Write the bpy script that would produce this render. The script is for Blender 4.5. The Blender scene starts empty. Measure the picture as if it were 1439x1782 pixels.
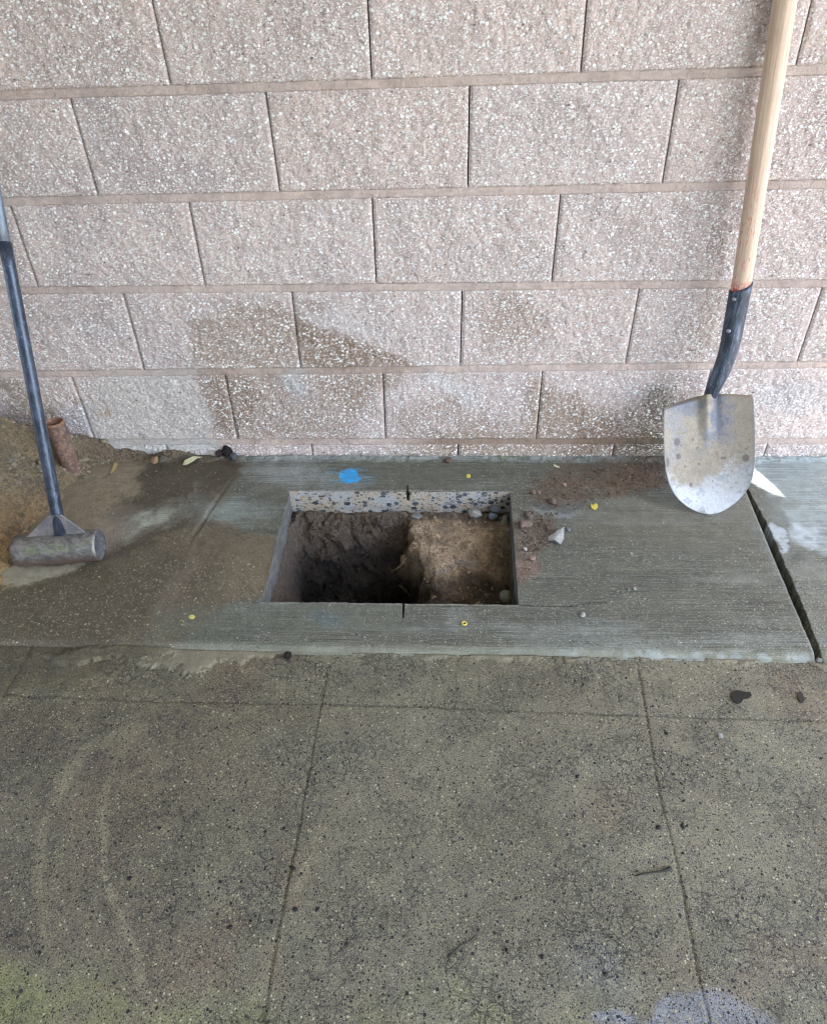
import bpy, math, random
import numpy as np
from mathutils import Vector, Matrix
random.seed(4); rng = np.random.default_rng(7)
S = bpy.context.scene
COL = S.collection

# ------------------------------------------------------------------ camera, sky, sun, exposure
CAMP = np.array([0.078233, -1.593641, 1.0062])
CAMR = (0.928072, 0.024834, 0.042752)
FPX, PW, PH = 1192.84, 1439, 1782
cam = bpy.data.objects.new('camera', bpy.data.cameras.new('camera')); COL.objects.link(cam)
cam.location = CAMP; cam.rotation_euler = CAMR
cam.data.sensor_fit = 'HORIZONTAL'; cam.data.sensor_width = 36; cam.data.lens = 36 * FPX / PW
cam.data.clip_start = .02; cam.data.clip_end = 500
S.camera = cam
SUN_EL, SUN_AZ = math.radians(50), math.radians(128)      # azimuth clockwise from +Y
SD = Vector((math.sin(SUN_AZ) * math.cos(SUN_EL), math.cos(SUN_AZ) * math.cos(SUN_EL), math.sin(SUN_EL)))
W = bpy.data.worlds.new('World'); S.world = W; W.use_nodes = True
nt = W.node_tree; bg = nt.nodes['Background']
sky = nt.nodes.new('ShaderNodeTexSky'); sky.sky_type = 'NISHITA'; sky.sun_disc = False
sky.sun_elevation = SUN_EL; sky.sun_rotation = SUN_AZ; sky.dust_density = 1.0
nt.links.new(sky.outputs[0], bg.inputs[0]); bg.inputs[1].default_value = .15
sl = bpy.data.lights.new('sun', 'SUN'); sl.energy = 3.5; sl.angle = math.radians(.2); sl.color = (1, .965, .91)
so = bpy.data.objects.new('sun', sl); COL.objects.link(so); so.location = (2, -2, 4)
so.rotation_euler = SD.to_track_quat('Z', 'Y').to_euler()
S.view_settings.view_transform = 'Standard'; S.view_settings.look = 'None'
S.view_settings.exposure = 2.95; S.view_settings.gamma = 1

S.cycles.use_denoising = True; S.cycles.filter_width = 1.1; S.cycles.pixel_filter_type = 'BLACKMAN_HARRIS'

# ------------------------------------------------------------------ photo <-> place
def _rot(rx, ry, rz):
    cx, sx, cy, sy, cz, sz = math.cos(rx), math.sin(rx), math.cos(ry), math.sin(ry), math.cos(rz), math.sin(rz)
    return np.array([[cz, -sz, 0], [sz, cz, 0], [0, 0, 1]]) @ np.array([[cy, 0, sy], [0, 1, 0], [-sy, 0, cy]]) @ np.array([[1, 0, 0], [0, cx, -sx], [0, sx, cx]])
CM = _rot(*CAMR)
def pix(P):
    q = (P - CAMP) @ CM
    d = np.maximum(-q[..., 2], 1e-3)
    return PW / 2 + FPX * q[..., 0] / d, PH / 2 - FPX * q[..., 1] / d
def ray(u, v): return CM @ np.array([(u - PW / 2) / FPX, -(v - PH / 2) / FPX, -1])
def onG(u, v, z=0.):
    d = ray(u, v); return CAMP + d * (z - CAMP[2]) / d[2]
def onY(u, v, y=0.):
    d = ray(u, v); return CAMP + d * (y - CAMP[1]) / d[1]

# ------------------------------------------------------------------ numpy noise and masks
def _h(i, j, k, seed):
    n = (i * 374761393 + j * 668265263 + k * 2147483647 + seed * 1274126177) & 0xffffffff
    n = ((n ^ (n >> 13)) * 1274126177) & 0xffffffff
    n = ((n ^ (n >> 15)) * 2246822519) & 0xffffffff
    return ((n ^ (n >> 16)) & 0xffffff) / 0xffffff
def vnoise(x, y, z=None, seed=0):
    x = np.asarray(x, float); y = np.asarray(y, float)
    i = np.floor(x).astype(np.int64); j = np.floor(y).astype(np.int64)
    fx = x - i; fy = y - j; fx = fx * fx * (3 - 2 * fx); fy = fy * fy * (3 - 2 * fy)
    if z is None:
        a = _h(i, j, 0, seed); b = _h(i + 1, j, 0, seed); c = _h(i, j + 1, 0, seed); d = _h(i + 1, j + 1, 0, seed)
        return (a + (b - a) * fx) * (1 - fy) + (c + (d - c) * fx) * fy
    z = np.asarray(z, float); k = np.floor(z).astype(np.int64); fz = z - k; fz = fz * fz * (3 - 2 * fz)
    r = 0
    for dk, wk in ((0, 1 - fz), (1, fz)):
        a = _h(i, j, k + dk, seed); b = _h(i + 1, j, k + dk, seed); c = _h(i, j + 1, k + dk, seed); d = _h(i + 1, j + 1, k + dk, seed)
        r = r + wk * ((a + (b - a) * fx) * (1 - fy) + (c + (d - c) * fx) * fy)
    return r
def fbm(x, y, s=1., o=4, seed=0, z=None, g=.5):
    r = 0; a = 1; t = 0
    for k in range(o):
        r = r + a * vnoise(np.asarray(x) * s, np.asarray(y) * s, None if z is None else np.asarray(z) * s, seed + k * 17); t += a; a *= g; s *= 2.03
    return r / t                                     # 0..1
def sstep(a, b, x):
    t = np.clip((x - a) / (b - a), 0, 1); return t * t * (3 - 2 * t)
def sdpoly(u, v, pts):                               # signed distance, positive inside
    pts = np.array(pts, float); d = np.full(np.shape(u), 1e9); ins = np.zeros(np.shape(u), bool)
    for a, b in zip(pts, np.roll(pts, -1, 0)):
        e = b - a; t = np.clip(((u - a[0]) * e[0] + (v - a[1]) * e[1]) / max((e @ e), 1e-9), 0, 1)
        d = np.minimum(d, np.hypot(u - a[0] - t * e[0], v - a[1] - t * e[1]))
        c = ((a[1] > v) != (b[1] > v)) & (u < (b[0] - a[0]) * (v - a[1]) / ((b[1] - a[1]) or 1e-9) + a[0]); ins ^= c
    return np.where(ins, d, -d)
def sdline(u, v, pts):
    d = np.full(np.shape(u), 1e9)
    for a, b in zip(pts[:-1], pts[1:]):
        a = np.array(a, float); b = np.array(b, float); e = b - a
        t = np.clip(((u - a[0]) * e[0] + (v - a[1]) * e[1]) / max((e @ e), 1e-9), 0, 1)
        d = np.minimum(d, np.hypot(u - a[0] - t * e[0], v - a[1] - t * e[1]))
    return d
def lin(r, g, b):
    f = lambda c: ((c / 255 + .055) / 1.055) ** 2.4 if c > 10 else c / 255 / 12.92
    return np.array([f(r), f(g), f(b)])
class Layers:                                        # albedo and finish of one surface, stain over stain
    def __init__(s, P, base, fx, wob=9., seed=1):
        s.P = P; s.u, s.v = pix(P)
        x, y = P[..., 0], P[..., 1] if np.ptp(P[..., 1]) > np.ptp(P[..., 2]) else P[..., 2]
        s.x, s.y = x, y
        s.n1 = fbm(x, y, 22, 4, seed) - .5; s.n2 = fbm(x, y, 22, 4, seed + 5) - .5
        s.n3 = fbm(x, y, 160, 3, seed + 9) - .5
        s.uu = s.u + (s.n1 * 5 + s.n3 * 1.2) * wob; s.vv = s.v + (s.n2 * 3 + s.n3 * .8) * wob
        s.c = np.ones(P.shape[:-1] + (3,)) * np.array(base); s.f = np.ones(P.shape[:-1] + (3,)) * np.array(fx)
    def put(s, m, c, fx=None):
        m = np.clip(m, 0, 1)[..., None]; s.c = s.c * (1 - m) + np.array(c) * m
        if fx is not None:
            for i, q in enumerate(fx):
                if q is not None: s.f[..., i] = s.f[..., i] * (1 - m[..., 0]) + q * m[..., 0]
    def mul(s, m, k): s.c = s.c * (1 - np.clip(m, 0, 1)[..., None] * (1 - np.array(k)))
    def poly(s, pts, feather=8, st=1.): return sstep(-feather, feather, sdpoly(s.uu, s.vv, pts)) * st
    def blob(s, cx, cy, rx, ry, a=0, st=1., soft=.5):
        a = math.radians(a); du, dv = s.uu - cx, s.vv - cy
        X = du * math.cos(a) + dv * math.sin(a); Y = -du * math.sin(a) + dv * math.cos(a)
        return sstep(1 + soft, 1 - soft, np.hypot(X / rx, Y / ry)) * st

def sz_(x, y): return (fbm(x, y, 6, 3, 60) - .5) * .004 + (fbm(x, y, 60, 3, 61) - .5) * .0012     # height of the slab's face
# ------------------------------------------------------------------ meshes
def link(name, me, mat=None, parent=None, smooth=True):
    o = bpy.data.objects.new(name, me); COL.objects.link(o)
    if mat: me.materials.append(mat)
    if parent: o.parent = parent
    me.polygons.foreach_set('use_smooth', [smooth] * len(me.polygons))
    return o
def setcol(me, name, a):
    a = np.asarray(a, np.float32).reshape(-1, 3); at = me.attributes.new(name, 'FLOAT_COLOR', 'POINT')
    at.data.foreach_set('color', np.c_[a, np.ones(len(a), np.float32)].astype(np.float32).ravel())
def gridmesh(name, P, mat, mask=None, c=None, f=None, parent=None, flip=False, smooth=True):
    n, m = P.shape[:2]; idx = np.arange(n * m).reshape(n, m)
    q = np.stack([idx[:-1, :-1], idx[:-1, 1:], idx[1:, 1:], idx[1:, :-1]], -1)
    if mask is not None: q = q[mask]
    q = q.reshape(-1, 4)
    if flip: q = q[:, ::-1]
    return rawmesh(name, P.reshape(-1, 3), q, mat, c, f, parent, smooth)
def rawmesh(name, V, Q, mat, c=None, f=None, parent=None, smooth=True):
    me = bpy.data.meshes.new(name); V = np.asarray(V, np.float32); Q = np.asarray(Q, np.int32); k = Q.shape[1]
    me.vertices.add(len(V)); me.vertices.foreach_set('co', V.ravel())
    me.loops.add(Q.size); me.loops.foreach_set('vertex_index', np.ascontiguousarray(Q).ravel())
    me.polygons.add(len(Q)); me.polygons.foreach_set('loop_start', np.arange(0, Q.size, k, dtype=np.int32))
    me.polygons.foreach_set('loop_total', np.full(len(Q), k, np.int32))
    me.update(calc_edges=True); me.validate()
    if c is not None: setcol(me, 'Col', c)
    if f is not None: setcol(me, 'Fx', f)
    return link(name, me, mat, parent, smooth)
def empty(name, loc, label=None, cat=None, group=None):
    o = bpy.data.objects.new(name, None); COL.objects.link(o); o.location = loc; o.empty_display_size = .05
    tag(o, label, cat, group); return o
def tag(o, label=None, cat=None, group=None, kind=None):
    for k, v in (('label', label), ('category', cat), ('group', group), ('kind', kind)):
        if v: o[k] = v
    return o
def tube(name, path, radii, mat, parent=None, n=20, cap=True, off=(0, 0, 0), inner=0., c=None, sq=0.):
    path = [Vector(p) - Vector(off) for p in path]; V = []; Q = []
    ref = None
    for i, p in enumerate(path):
        t = (path[min(i + 1, len(path) - 1)] - path[max(i - 1, 0)]).normalized()
        if ref is None: ref = t.orthogonal().normalized() if abs(t.z) < .3 else Vector((1, 0, 0))
        a = (ref - t * ref.dot(t)).normalized(); b = t.cross(a); ref = a
        for k in range(n):
            w = 2 * math.pi * k / n; r = radii[i]
            if sq: r = r / max(abs(math.cos(w)), abs(math.sin(w))) ** sq
            V.append(p + (a * math.cos(w) + b * math.sin(w)) * r)
    m = len(path)
    for i in range(m - 1):
        for k in range(n):
            Q.append((i * n + k, i * n + (k + 1) % n, (i + 1) * n + (k + 1) % n, (i + 1) * n + k))
    me = bpy.data.meshes.new(name); F = list(Q)
    if cap: F += [tuple(range(n))[::-1], tuple(range((m - 1) * n, m * n))]
    me.from_pydata(V, [], F); me.update()
    return link(name, me, mat, parent)
def lathe_axis(name, p0, p1, prof, mat, parent, off, n=48, jit=0.):
    """surface of revolution about p0-p1; prof = (distance along, radius)"""
    p0 = Vector(p0) - Vector(off); p1 = Vector(p1) - Vector(off); t = (p1 - p0).normalized(); a = t.orthogonal().normalized(); b = t.cross(a)
    V = []; F = []
    for d, r in prof:
        for k in range(n):
            w = 2 * math.pi * k / n; rr = r * (1 + jit * random.uniform(-1, 1) * (r > .002))
            V.append(p0 + t * d + (a * math.cos(w) + b * math.sin(w)) * rr)
    for i in range(len(prof) - 1):
        for k in range(n): F.append((i * n + k, i * n + (k + 1) % n, (i + 1) * n + (k + 1) % n, (i + 1) * n + k))
    me = bpy.data.meshes.new(name); me.from_pydata(V, [], F); me.update()
    return link(name, me, mat, parent)
# rocks
def ico(sub):
    import bmesh
    bm = bmesh.new(); bmesh.ops.create_icosphere(bm, subdivisions=sub, radius=1)
    V = np.array([v.co[:] for v in bm.verts]); F = np.array([[v.index for v in f.verts] for f in bm.faces]); bm.free(); return V, F
ICO1, ICO2, ICO3 = ico(1), ico(2), ico(3)
def rockshape(V, seed, rough=.35, ang=1.):
    n = fbm(V[:, 0] + seed * 3.1, V[:, 1] - seed, ang, 3, seed, z=V[:, 2])
    return V * (1 + rough * (n - .5) * 2)[:, None]
ROCKS = [rockshape(ICO1[0], i, .5, 1.3) for i in range(8)]
def scatter(name, pts, sizes, cols, mat, flat=.7, sink=.3):
    V0, F0 = ICO1; N = len(pts); k = len(V0)
    V = np.zeros((N, k, 3)); C = np.zeros((N, k, 3))
    for i in range(N):
        sh = ROCKS[i % 8] * np.array([rng.uniform(.7, 1.3), rng.uniform(.6, 1.1), flat * rng.uniform(.7, 1.2)])
        a = rng.uniform(0, 6.28); ca, sa = math.cos(a), math.sin(a)
        sh = sh @ np.array([[ca, sa, 0], [-sa, ca, 0], [0, 0, 1]])
        V[i] = pts[i] + sh * sizes[i] + np.array([0, 0, sizes[i] * flat * (1 - sink * 2)]); C[i] = cols[i]
    F = (F0[None] + (np.arange(N) * k)[:, None, None]).reshape(-1, 3)
    return rawmesh(name, V.reshape(-1, 3), F, mat, C.reshape(-1, 3), np.tile([.85, .5, 0], (N * k, 1)), smooth=False)
def stone(name, u, v, size, col, label, cat, flat=.75, z=0., mat=None, stretch=1.2, seed=0, rough=.62, P=None, group=None):
    p = np.array(P) if P is not None else onG(u, v, z)
    if P is None and z <= 0: p[2] += float(sz_(p[0], p[1])) if z == 0 else float(pz(p[0], p[1])) + .008
    V = rockshape(ICO3[0], seed + int(u), rough, 1.2) * np.array([stretch, 1, flat]) * size
    a = seed + u; ca, sa = math.cos(a), math.sin(a); V = V @ np.array([[ca, sa, 0], [-sa, ca, 0], [0, 0, 1]])
    V[:, 2] -= V[:, 2].min() + size * .12
    c = np.ones(V.shape) * np.array(col) * (.75 + .5 * fbm(V[:, 0], V[:, 1], 1.2 / size, 3, seed, z=V[:, 2]))[:, None]
    o = rawmesh(name, V, ICO3[1], mat or M['rock'], c, np.tile([.8, .5, 0], (len(V), 1)))
    o.location = p; tag(o, label, cat, group); return o

# ------------------------------------------------------------------ materials
class N:
    def __init__(s, name):
        m = bpy.data.materials.new(name); m.use_nodes = True; s.m = m; s.t = m.node_tree; s.b = s.t.nodes['Principled BSDF']
        s.co = s.t.nodes.new('ShaderNodeTexCoord').outputs['Object']
    def put(s, node, i, v):
        if v is None: return
        if isinstance(v, bpy.types.NodeSocket): s.t.links.new(v, node.inputs[i])
        else:
            if isinstance(v, (tuple, list, np.ndarray)) and len(v) == 3 and node.inputs[i].type == 'RGBA': v = (*v, 1)
            node.inputs[i].default_value = v
    def new(s, ty, **kw):
        n = s.t.nodes.new('ShaderNode' + ty)
        for k, v in kw.items(): setattr(n, k, v)
        return n
    def attr(s, name):
        n = s.new('Attribute', attribute_name=name); return n
    def xyz(s, v):
        n = s.new('SeparateXYZ'); s.put(n, 0, v); return n.outputs
    def map(s, v, sc=(1, 1, 1), rot=(0, 0, 0)):
        n = s.new('Mapping'); s.put(n, 0, v); n.inputs['Scale'].default_value = sc; n.inputs['Rotation'].default_value = rot; return n.outputs[0]
    def noise(s, sc, det=3, rough=.6, v=None, dist=0., out=0):
        n = s.new('TexNoise'); s.put(n, 'Vector', v or s.co); s.put(n, 'Scale', sc); s.put(n, 'Detail', det); s.put(n, 'Roughness', rough); s.put(n, 'Distortion', dist); return n.outputs[out]
    def voro(s, sc, feat='F1', v=None, rnd=1.):
        n = s.new('TexVoronoi', feature=feat); s.put(n, 'Vector', v or s.co); s.put(n, 'Scale', sc); s.put(n, 'Randomness', rnd); return n.outputs
    def math(s, op, a, b=None, c=None, clamp=False):
        n = s.new('Math', operation=op, use_clamp=clamp); s.put(n, 0, a); s.put(n, 1, b); s.put(n, 2, c); return n.outputs[0]
    def step(s, v, a, b, to0=0., to1=1.):
        n = s.new('MapRange', interpolation_type='SMOOTHSTEP'); s.put(n, 0, v); s.put(n, 1, a); s.put(n, 2, b); s.put(n, 3, to0); s.put(n, 4, to1); return n.outputs[0]
    def mix(s, f, a, b, mode='MIX'):
        n = s.new('Mix', data_type='RGBA', blend_type=mode, clamp_factor=True); s.put(n, 0, f); s.put(n, 6, a); s.put(n, 7, b); return n.outputs[2]
    def val(s, c, k):                                   # colour times a number
        n = s.new('VectorMath', operation='SCALE'); s.put(n, 0, c); s.put(n, 3, k); return n.outputs[0]
    def bump(s, h, d=.001, st=1., prev=None):
        n = s.new('Bump'); s.put(n, 'Height', h); s.put(n, 'Distance', d); s.put(n, 'Strength', st)
        if prev: s.put(n, 'Normal', prev)
        return n.outputs[0]
    def out(s, col=None, rough=None, nor=None, metal=None, spec=None):
        s.put(s.b, 'Base Color', col); s.put(s.b, 'Roughness', rough); s.put(s.b, 'Normal', nor); s.put(s.b, 'Metallic', metal); s.put(s.b, 'Specular IOR Level', spec); return s.m
M = {}
def m_block():
    n = N('split_face_block'); c = n.attr('Col').outputs['Color']; f = n.new('SeparateColor'); n.put(f, 0, n.attr('Fx').outputs['Color'])
    warp = n.new('VectorMath', operation='ADD'); n.put(warp, 0, n.co)
    w2 = n.val(n.noise(260, 3, out=1), .003); n.put(warp, 1, w2); wv = warp.outputs[0]
    col = n.val(c, n.step(n.noise(330, 5, .8), .32, .68, .5, 1.36))
    col = n.mix(n.step(n.noise(60, 4, .65), .35, .75, 0, .35), col, n.val(c, 1.25))
    h = n.math('MULTIPLY', n.noise(330, 5, .7), .8)
    peb = None
    for sc, thr, lo, am in ((128, .40, .5, 1.), (215, .42, .32, .9), (400, .42, .3, .75)):
        v = n.voro(sc, v=n.map(wv, (1, 1, 1.25), (0, .5, 0))); r = n.new('SeparateColor'); n.put(r, 0, v['Color'])
        rad = n.step(r.outputs[0], lo, 1., .0, thr + .12)
        m = n.math('MULTIPLY', n.step(n.math('SUBTRACT', rad, v['Distance']), .0, .07), am)
        m = n.math('MULTIPLY', m, f.outputs[1])
        tint = n.mix(r.outputs[1], lin(214, 208, 202), lin(248, 247, 245))
        col = n.mix(m, col, tint)
        h = n.math('ADD', h, n.math('MULTIPLY', m, .55))
    v = n.voro(95, v=n.map(wv, (1, 1, 1.6), (0, .9, 0))); r = n.new('SeparateColor'); n.put(r, 0, v['Color'])
    m = n.math('MULTIPLY', n.step(n.math('SUBTRACT', n.step(r.outputs[2], .94, 1., 0, .35), v['Distance']), 0, .06), .85)
    col = n.mix(m, col, n.mix(r.outputs[1], lin(70, 78, 90), lin(120, 100, 84)))
    pit = n.step(n.noise(190, 3, .6, dist=.6), .62, .72, 0, 1)
    col = n.mix(n.math('MULTIPLY', pit, .7), col, n.val(c, .36)); h = n.math('SUBTRACT', h, n.math('MULTIPLY', pit, 1.))
    return n.out(col, .9, n.bump(h, .0018, .9), spec=.25)
def m_ground(name, fine, specks, broom, cracks):
    n = N(name); c = n.attr('Col').outputs['Color']; f = n.new('SeparateColor'); n.put(f, 0, n.attr('Fx').outputs['Color'])
    sp = f.outputs[1]
    fn = n.noise(fine, 4, .8); k = n.step(fn, .3, .7, -1, 1)
    col = n.val(c, n.math('MULTIPLY_ADD', n.math('MULTIPLY', k, sp), .6 if cracks else .55, 1.))
    col = n.val(col, n.step(n.noise(35, 5, .6), .3, .7, .86, 1.14))
    h = n.math('MULTIPLY', k, .25)
    if broom:
        b = n.noise(1, 4, .6, v=n.map(n.co, (7, 240, 40), (0, 0, .012))); b2 = n.noise(1, 3, .6, v=n.map(n.co, (3, 620, 40)))
        bb = n.math('MULTIPLY', n.math('MULTIPLY', n.math('SUBTRACT', n.math('ADD', b, b2), 1.), f.outputs[2]), n.step(n.noise(1, 4, .6, v=n.map(n.co, (9, 22, 9))), .34, .62, .25, 1.5))
        col = n.val(col, n.math('MULTIPLY_ADD', bb, 1.15, 1.)); h = n.math('ADD', h, n.math('MULTIPLY', bb, 2.2))
    # pale sand grains and dark grains
    for sc, lo, th, cc, am in specks:
        v = n.voro(sc); r = n.new('SeparateColor'); n.put(r, 0, v['Color'])
        m = n.step(n.math('SUBTRACT', n.step(r.outputs[0], lo, 1., 0, th), v['Distance']), 0, .06)
        m = n.math('MULTIPLY', m, n.math('MULTIPLY', sp, am, clamp=True)); col = n.mix(m, col, cc)
        h = n.math('ADD', h, n.math('MULTIPLY', m, .35 if cc[0] > .2 else -.6))
    if cracks:
        wv = n.new('VectorMath', operation='ADD'); n.put(wv, 0, n.co); n.put(wv, 1, n.val(n.noise(45, 4, .7, out=1), .02))
        for sc, lo, hi, st in ((58, .42, .60, .8), (116, .42, .60, .55)):
            d = n.voro(sc, 'DISTANCE_TO_EDGE', v=wv.outputs[0])['Distance']
            m = n.math('MULTIPLY', n.step(d, .048, .006, 0, 1), n.step(n.noise(6 if sc < 50 else 9, 3, .6), lo, hi, 0, st))
            m = n.math('MULTIPLY', m, n.math('MULTIPLY', sp, 1.2, clamp=True))
            col = n.mix(m, col, n.val(c, .2)); h = n.math('SUBTRACT', h, n.math('MULTIPLY', m, 1.6))
    return n.out(col, f.outputs[0], n.bump(h, .0009, 1.), spec=.45)
def m_vcol(name, fine=420, bump=.0012, contrast=.45, spec=.3, big=90):
    n = N(name); c = n.attr('Col').outputs['Color']; f = n.new('SeparateColor'); n.put(f, 0, n.attr('Fx').outputs['Color'])
    fn = n.noise(fine, 5, .75); k = n.step(fn, .3, .7, -1, 1); bg_ = n.step(n.noise(big, 4, .6), .3, .7, -1, 1)
    col = n.val(c, n.math('ADD', n.math('MULTIPLY_ADD', k, contrast, 1.), n.math('MULTIPLY', bg_, contrast * .5)))
    return n.out(col, f.outputs[0], n.bump(n.math('ADD', k, n.math('MULTIPLY', bg_, 1.5)), bump, 1.), spec=spec, metal=f.outputs[2])
def m_cut():
    n = N('cut_concrete'); wv = n.new('VectorMath', operation='ADD'); n.put(wv, 0, n.co); n.put(wv, 1, n.val(n.noise(90, 2, .5, out=1), .007))
    co = n.map(wv.outputs[0], (1, 1, 1.4))
    base = n.mix(n.step(n.noise(14, 4, .6), .4, .62), lin(172, 158, 138), lin(166, 164, 160))
    base = n.val(base, n.step(n.noise(320, 4, .8), .3, .7, .72, 1.2))
    col = base; h = n.noise(500, 2)
    for sc, lo, th in ((62, .15, .56), (110, .35, .48), (190, .5, .44)):
        v = n.voro(sc, v=co); r = n.new('SeparateColor'); n.put(r, 0, v['Color'])
        m = n.step(n.math('SUBTRACT', n.step(r.outputs[0], lo, 1., .12, th), v['Distance']), 0, .04)
        m = n.math('MULTIPLY', m, n.step(r.outputs[0], lo, lo + .01))
        tn = n.new('ValToRGB'); n.put(tn, 0, r.outputs[1]); e = tn.color_ramp; e.interpolation = 'CONSTANT'
        cs = [(0, (56, 60, 66)), (.16, (74, 80, 86)), (.42, (116, 112, 104)), (.58, (60, 62, 66)), (.72, (176, 146, 108)), (.84, (136, 138, 136)), (.93, (176, 152, 122))]
        e.elements[0].position = 0; e.elements[0].color = (*lin(*cs[0][1]), 1); e.elements[1].position = cs[1][0]; e.elements[1].color = (*lin(*cs[1][1]), 1)
        for p, q in cs[2:]: el = e.elements.new(p); el.color = (*lin(*q), 1)
        col = n.mix(m, col, n.val(tn.outputs[0], n.step(n.noise(260, 3), .3, .7, .75, 1.25)))
    h = n.math('MULTIPLY', h, 1.); dirt = n.step(n.noise(26, 5, .7), .55, .72, 0, .6); col = n.mix(dirt, col, lin(120, 98, 76))
    return n.out(col, .6, n.bump(h, .0004, .6), spec=.4)
def m_wood():
    n = N('ash_wood'); g = n.noise(1, 5, .65, v=n.map(n.co, (150, 150, 5)), dist=.4); g2 = n.noise(1, 3, .6, v=n.map(n.co, (420, 420, 14)))
    col = n.mix(n.step(g, .3, .7), lin(188, 160, 138), lin(216, 192, 170)); col = n.val(col, n.step(g2, .3, .7, .9, 1.08))
    col = n.mix(n.step(n.noise(9, 4, .7), .5, .75, 0, .5), col, lin(176, 150, 130))
    z = n.xyz(n.co)[2]
    # worn red varnish flecks near the socket
    k = n.math('MULTIPLY', n.step(n.noise(1, 4, .75, v=n.map(n.co, (260, 260, 60))), .55, .62), n.step(z, .38, .04, 0, 1))
    side = n.step(n.xyz(n.co)[0], -.004, .012, 0, 1)
    ring = n.step(z, .052, .03, 0, .85)
    k = n.math('MAXIMUM', n.math('MULTIPLY', k, n.math('MULTIPLY', side, .75)), n.math('MULTIPLY', ring, n.step(n.noise(90, 4, .7), .36, .52)))
    col = n.mix(k, col, lin(186, 40, 38))
    return n.out(col, .62, n.bump(g2, .0004, .5), spec=.35)
def m_paint(name, base, worn, edge, sc=60, thr=(.55, .68), rough=.4, metal=0., zst=.12, bump=.0004):
    n = N(name); co = n.map(n.co, (1, 1, zst))
    a = n.noise(sc * 2.2, 5, .75, v=co); b = n.noise(sc * 8, 4, .75, v=co)
    col = n.mix(n.step(a, *thr), base, worn); col = n.mix(n.step(b, .58, .68, 0, .7), col, edge)
    col = n.val(col, n.step(n.noise(sc * .5, 3), .3, .7, .8, 1.2))
    return n.out(col, n.step(a, .4, .7, rough, rough + .25), n.bump(n.math('ADD', a, b), bump, .8), spec=.5, metal=metal)
def m_rust():
    n = N('rusted_iron'); a = n.noise(70, 6, .7); b = n.noise(420, 4, .75)
    col = n.mix(n.step(a, .38, .66), lin(92, 74, 66), lin(136, 108, 92)); col = n.mix(n.step(b, .55, .68, 0, .7), col, lin(64, 50, 46))
    col = n.mix(n.step(n.noise(25, 4), .55, .7, 0, .5), col, lin(128, 112, 96))
    return n.out(col, .85, n.bump(n.math('ADD', a, b), .001, 1.), spec=.3)
def m_head():
    n = N('worn_tamper_steel'); co = n.map(n.co, (1., 1.3, 1.3)); a = n.noise(60, 8, .82, v=co); b = n.noise(300, 4, .8)
    x = n.xyz(n.new('NewGeometry').outputs['Normal'])
    col = n.mix(n.step(a, .42, .6), lin(104, 100, 98), lin(146, 140, 134))
    z = n.xyz(n.co)[2]
    col = n.mix(n.math('MULTIPLY', n.step(n.math('ABSOLUTE', n.math('SUBTRACT', z, .058)), .012, .002), n.step(n.noise(34, 4, .6, v=co), .36, .56, 0, .5)), col, lin(128, 138, 84))
    col = n.mix(n.step(n.math('ADD', n.math('MULTIPLY', z, -9.), n.noise(60, 5, .7)), .12, .32, 0, .8), col, lin(122, 96, 88))
    col = n.mix(n.step(b, .55, .7, 0, .6), col, lin(66, 62, 64))
    return n.out(col, n.step(a, .4, .7, .38, .6), n.bump(n.math('ADD', a, b), .0008, .9), metal=.55)
def m_flat(name, col, rough=.7, var=.2, sc=200, metal=0.):
    n = N(name); a = n.noise(sc, 4, .7); return n.out(n.val(n.mix(0., col, col), n.step(a, .3, .7, 1 - var, 1 + var)), rough, n.bump(a, .0004, .6), metal=metal)
M['block'] = m_block()
M['mortar'] = m_vcol('pink_mortar', 500, .0006, .16, .2, 120)
M['slab'] = m_ground('broomed_concrete', 620, [(420, .62, .5, lin(176, 176, 164), .6), (170, .965, .3, lin(215, 212, 200), .8), (260, .8, .4, lin(38, 38, 34), .7)], True, False)
M['pave'] = m_ground('worn_pavement', 560, [(480, .35, .62, lin(146, 140, 108), .65), (340, .5, .46, lin(22, 21, 16), .9), (200, .84, .38, lin(16, 16, 14), .9), (260, .86, .42, lin(186, 180, 150), .8), (130, .86, .34, lin(14, 15, 17), 1.)], False, True)
M['soil'] = m_vcol('soil', 380, .0024, .5, .5, 110)
M['rock'] = m_vcol('stone', 500, .0008, .3, .3, 150)
M['cut'] = m_cut(); M['side'] = m_paint('grey_sawn_concrete', lin(72, 71, 66), lin(116, 114, 108), lin(50, 44, 36), 30, (.4, .62), .7, 0., 1.6, .001); M['wood'] = m_wood(); M['rust'] = m_rust(); M['head'] = m_head()
M['bluesteel'] = m_paint('scuffed_blue_paint', lin(58, 64, 78), lin(88, 98, 116), lin(132, 140, 152), 40, (.42, .7), .3, .45, .4)
M['greypipe'] = m_paint('grey_galvanised_pipe', lin(112, 120, 132), lin(146, 152, 160), lin(84, 88, 96), 50, (.45, .65), .42, .5, .1)
M['gusset'] = m_paint('dull_plate_steel', lin(112, 110, 114), lin(140, 130, 124), lin(76, 68, 64), 18, (.42, .62), .5, .4, 1., .0006)
M['socket'] = m_paint('worn_socket_steel', lin(50, 56, 68), lin(96, 104, 120), lin(150, 156, 166), 55, (.44, .66), .36, .35, .12)
M['rivet'] = m_flat('bare_rivet_steel', lin(150, 152, 158), .4, .15, 300, .6)
M['blade'] = m_vcol('muddy_blade_steel', 520, .0003, .13, .5, 110)

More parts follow.
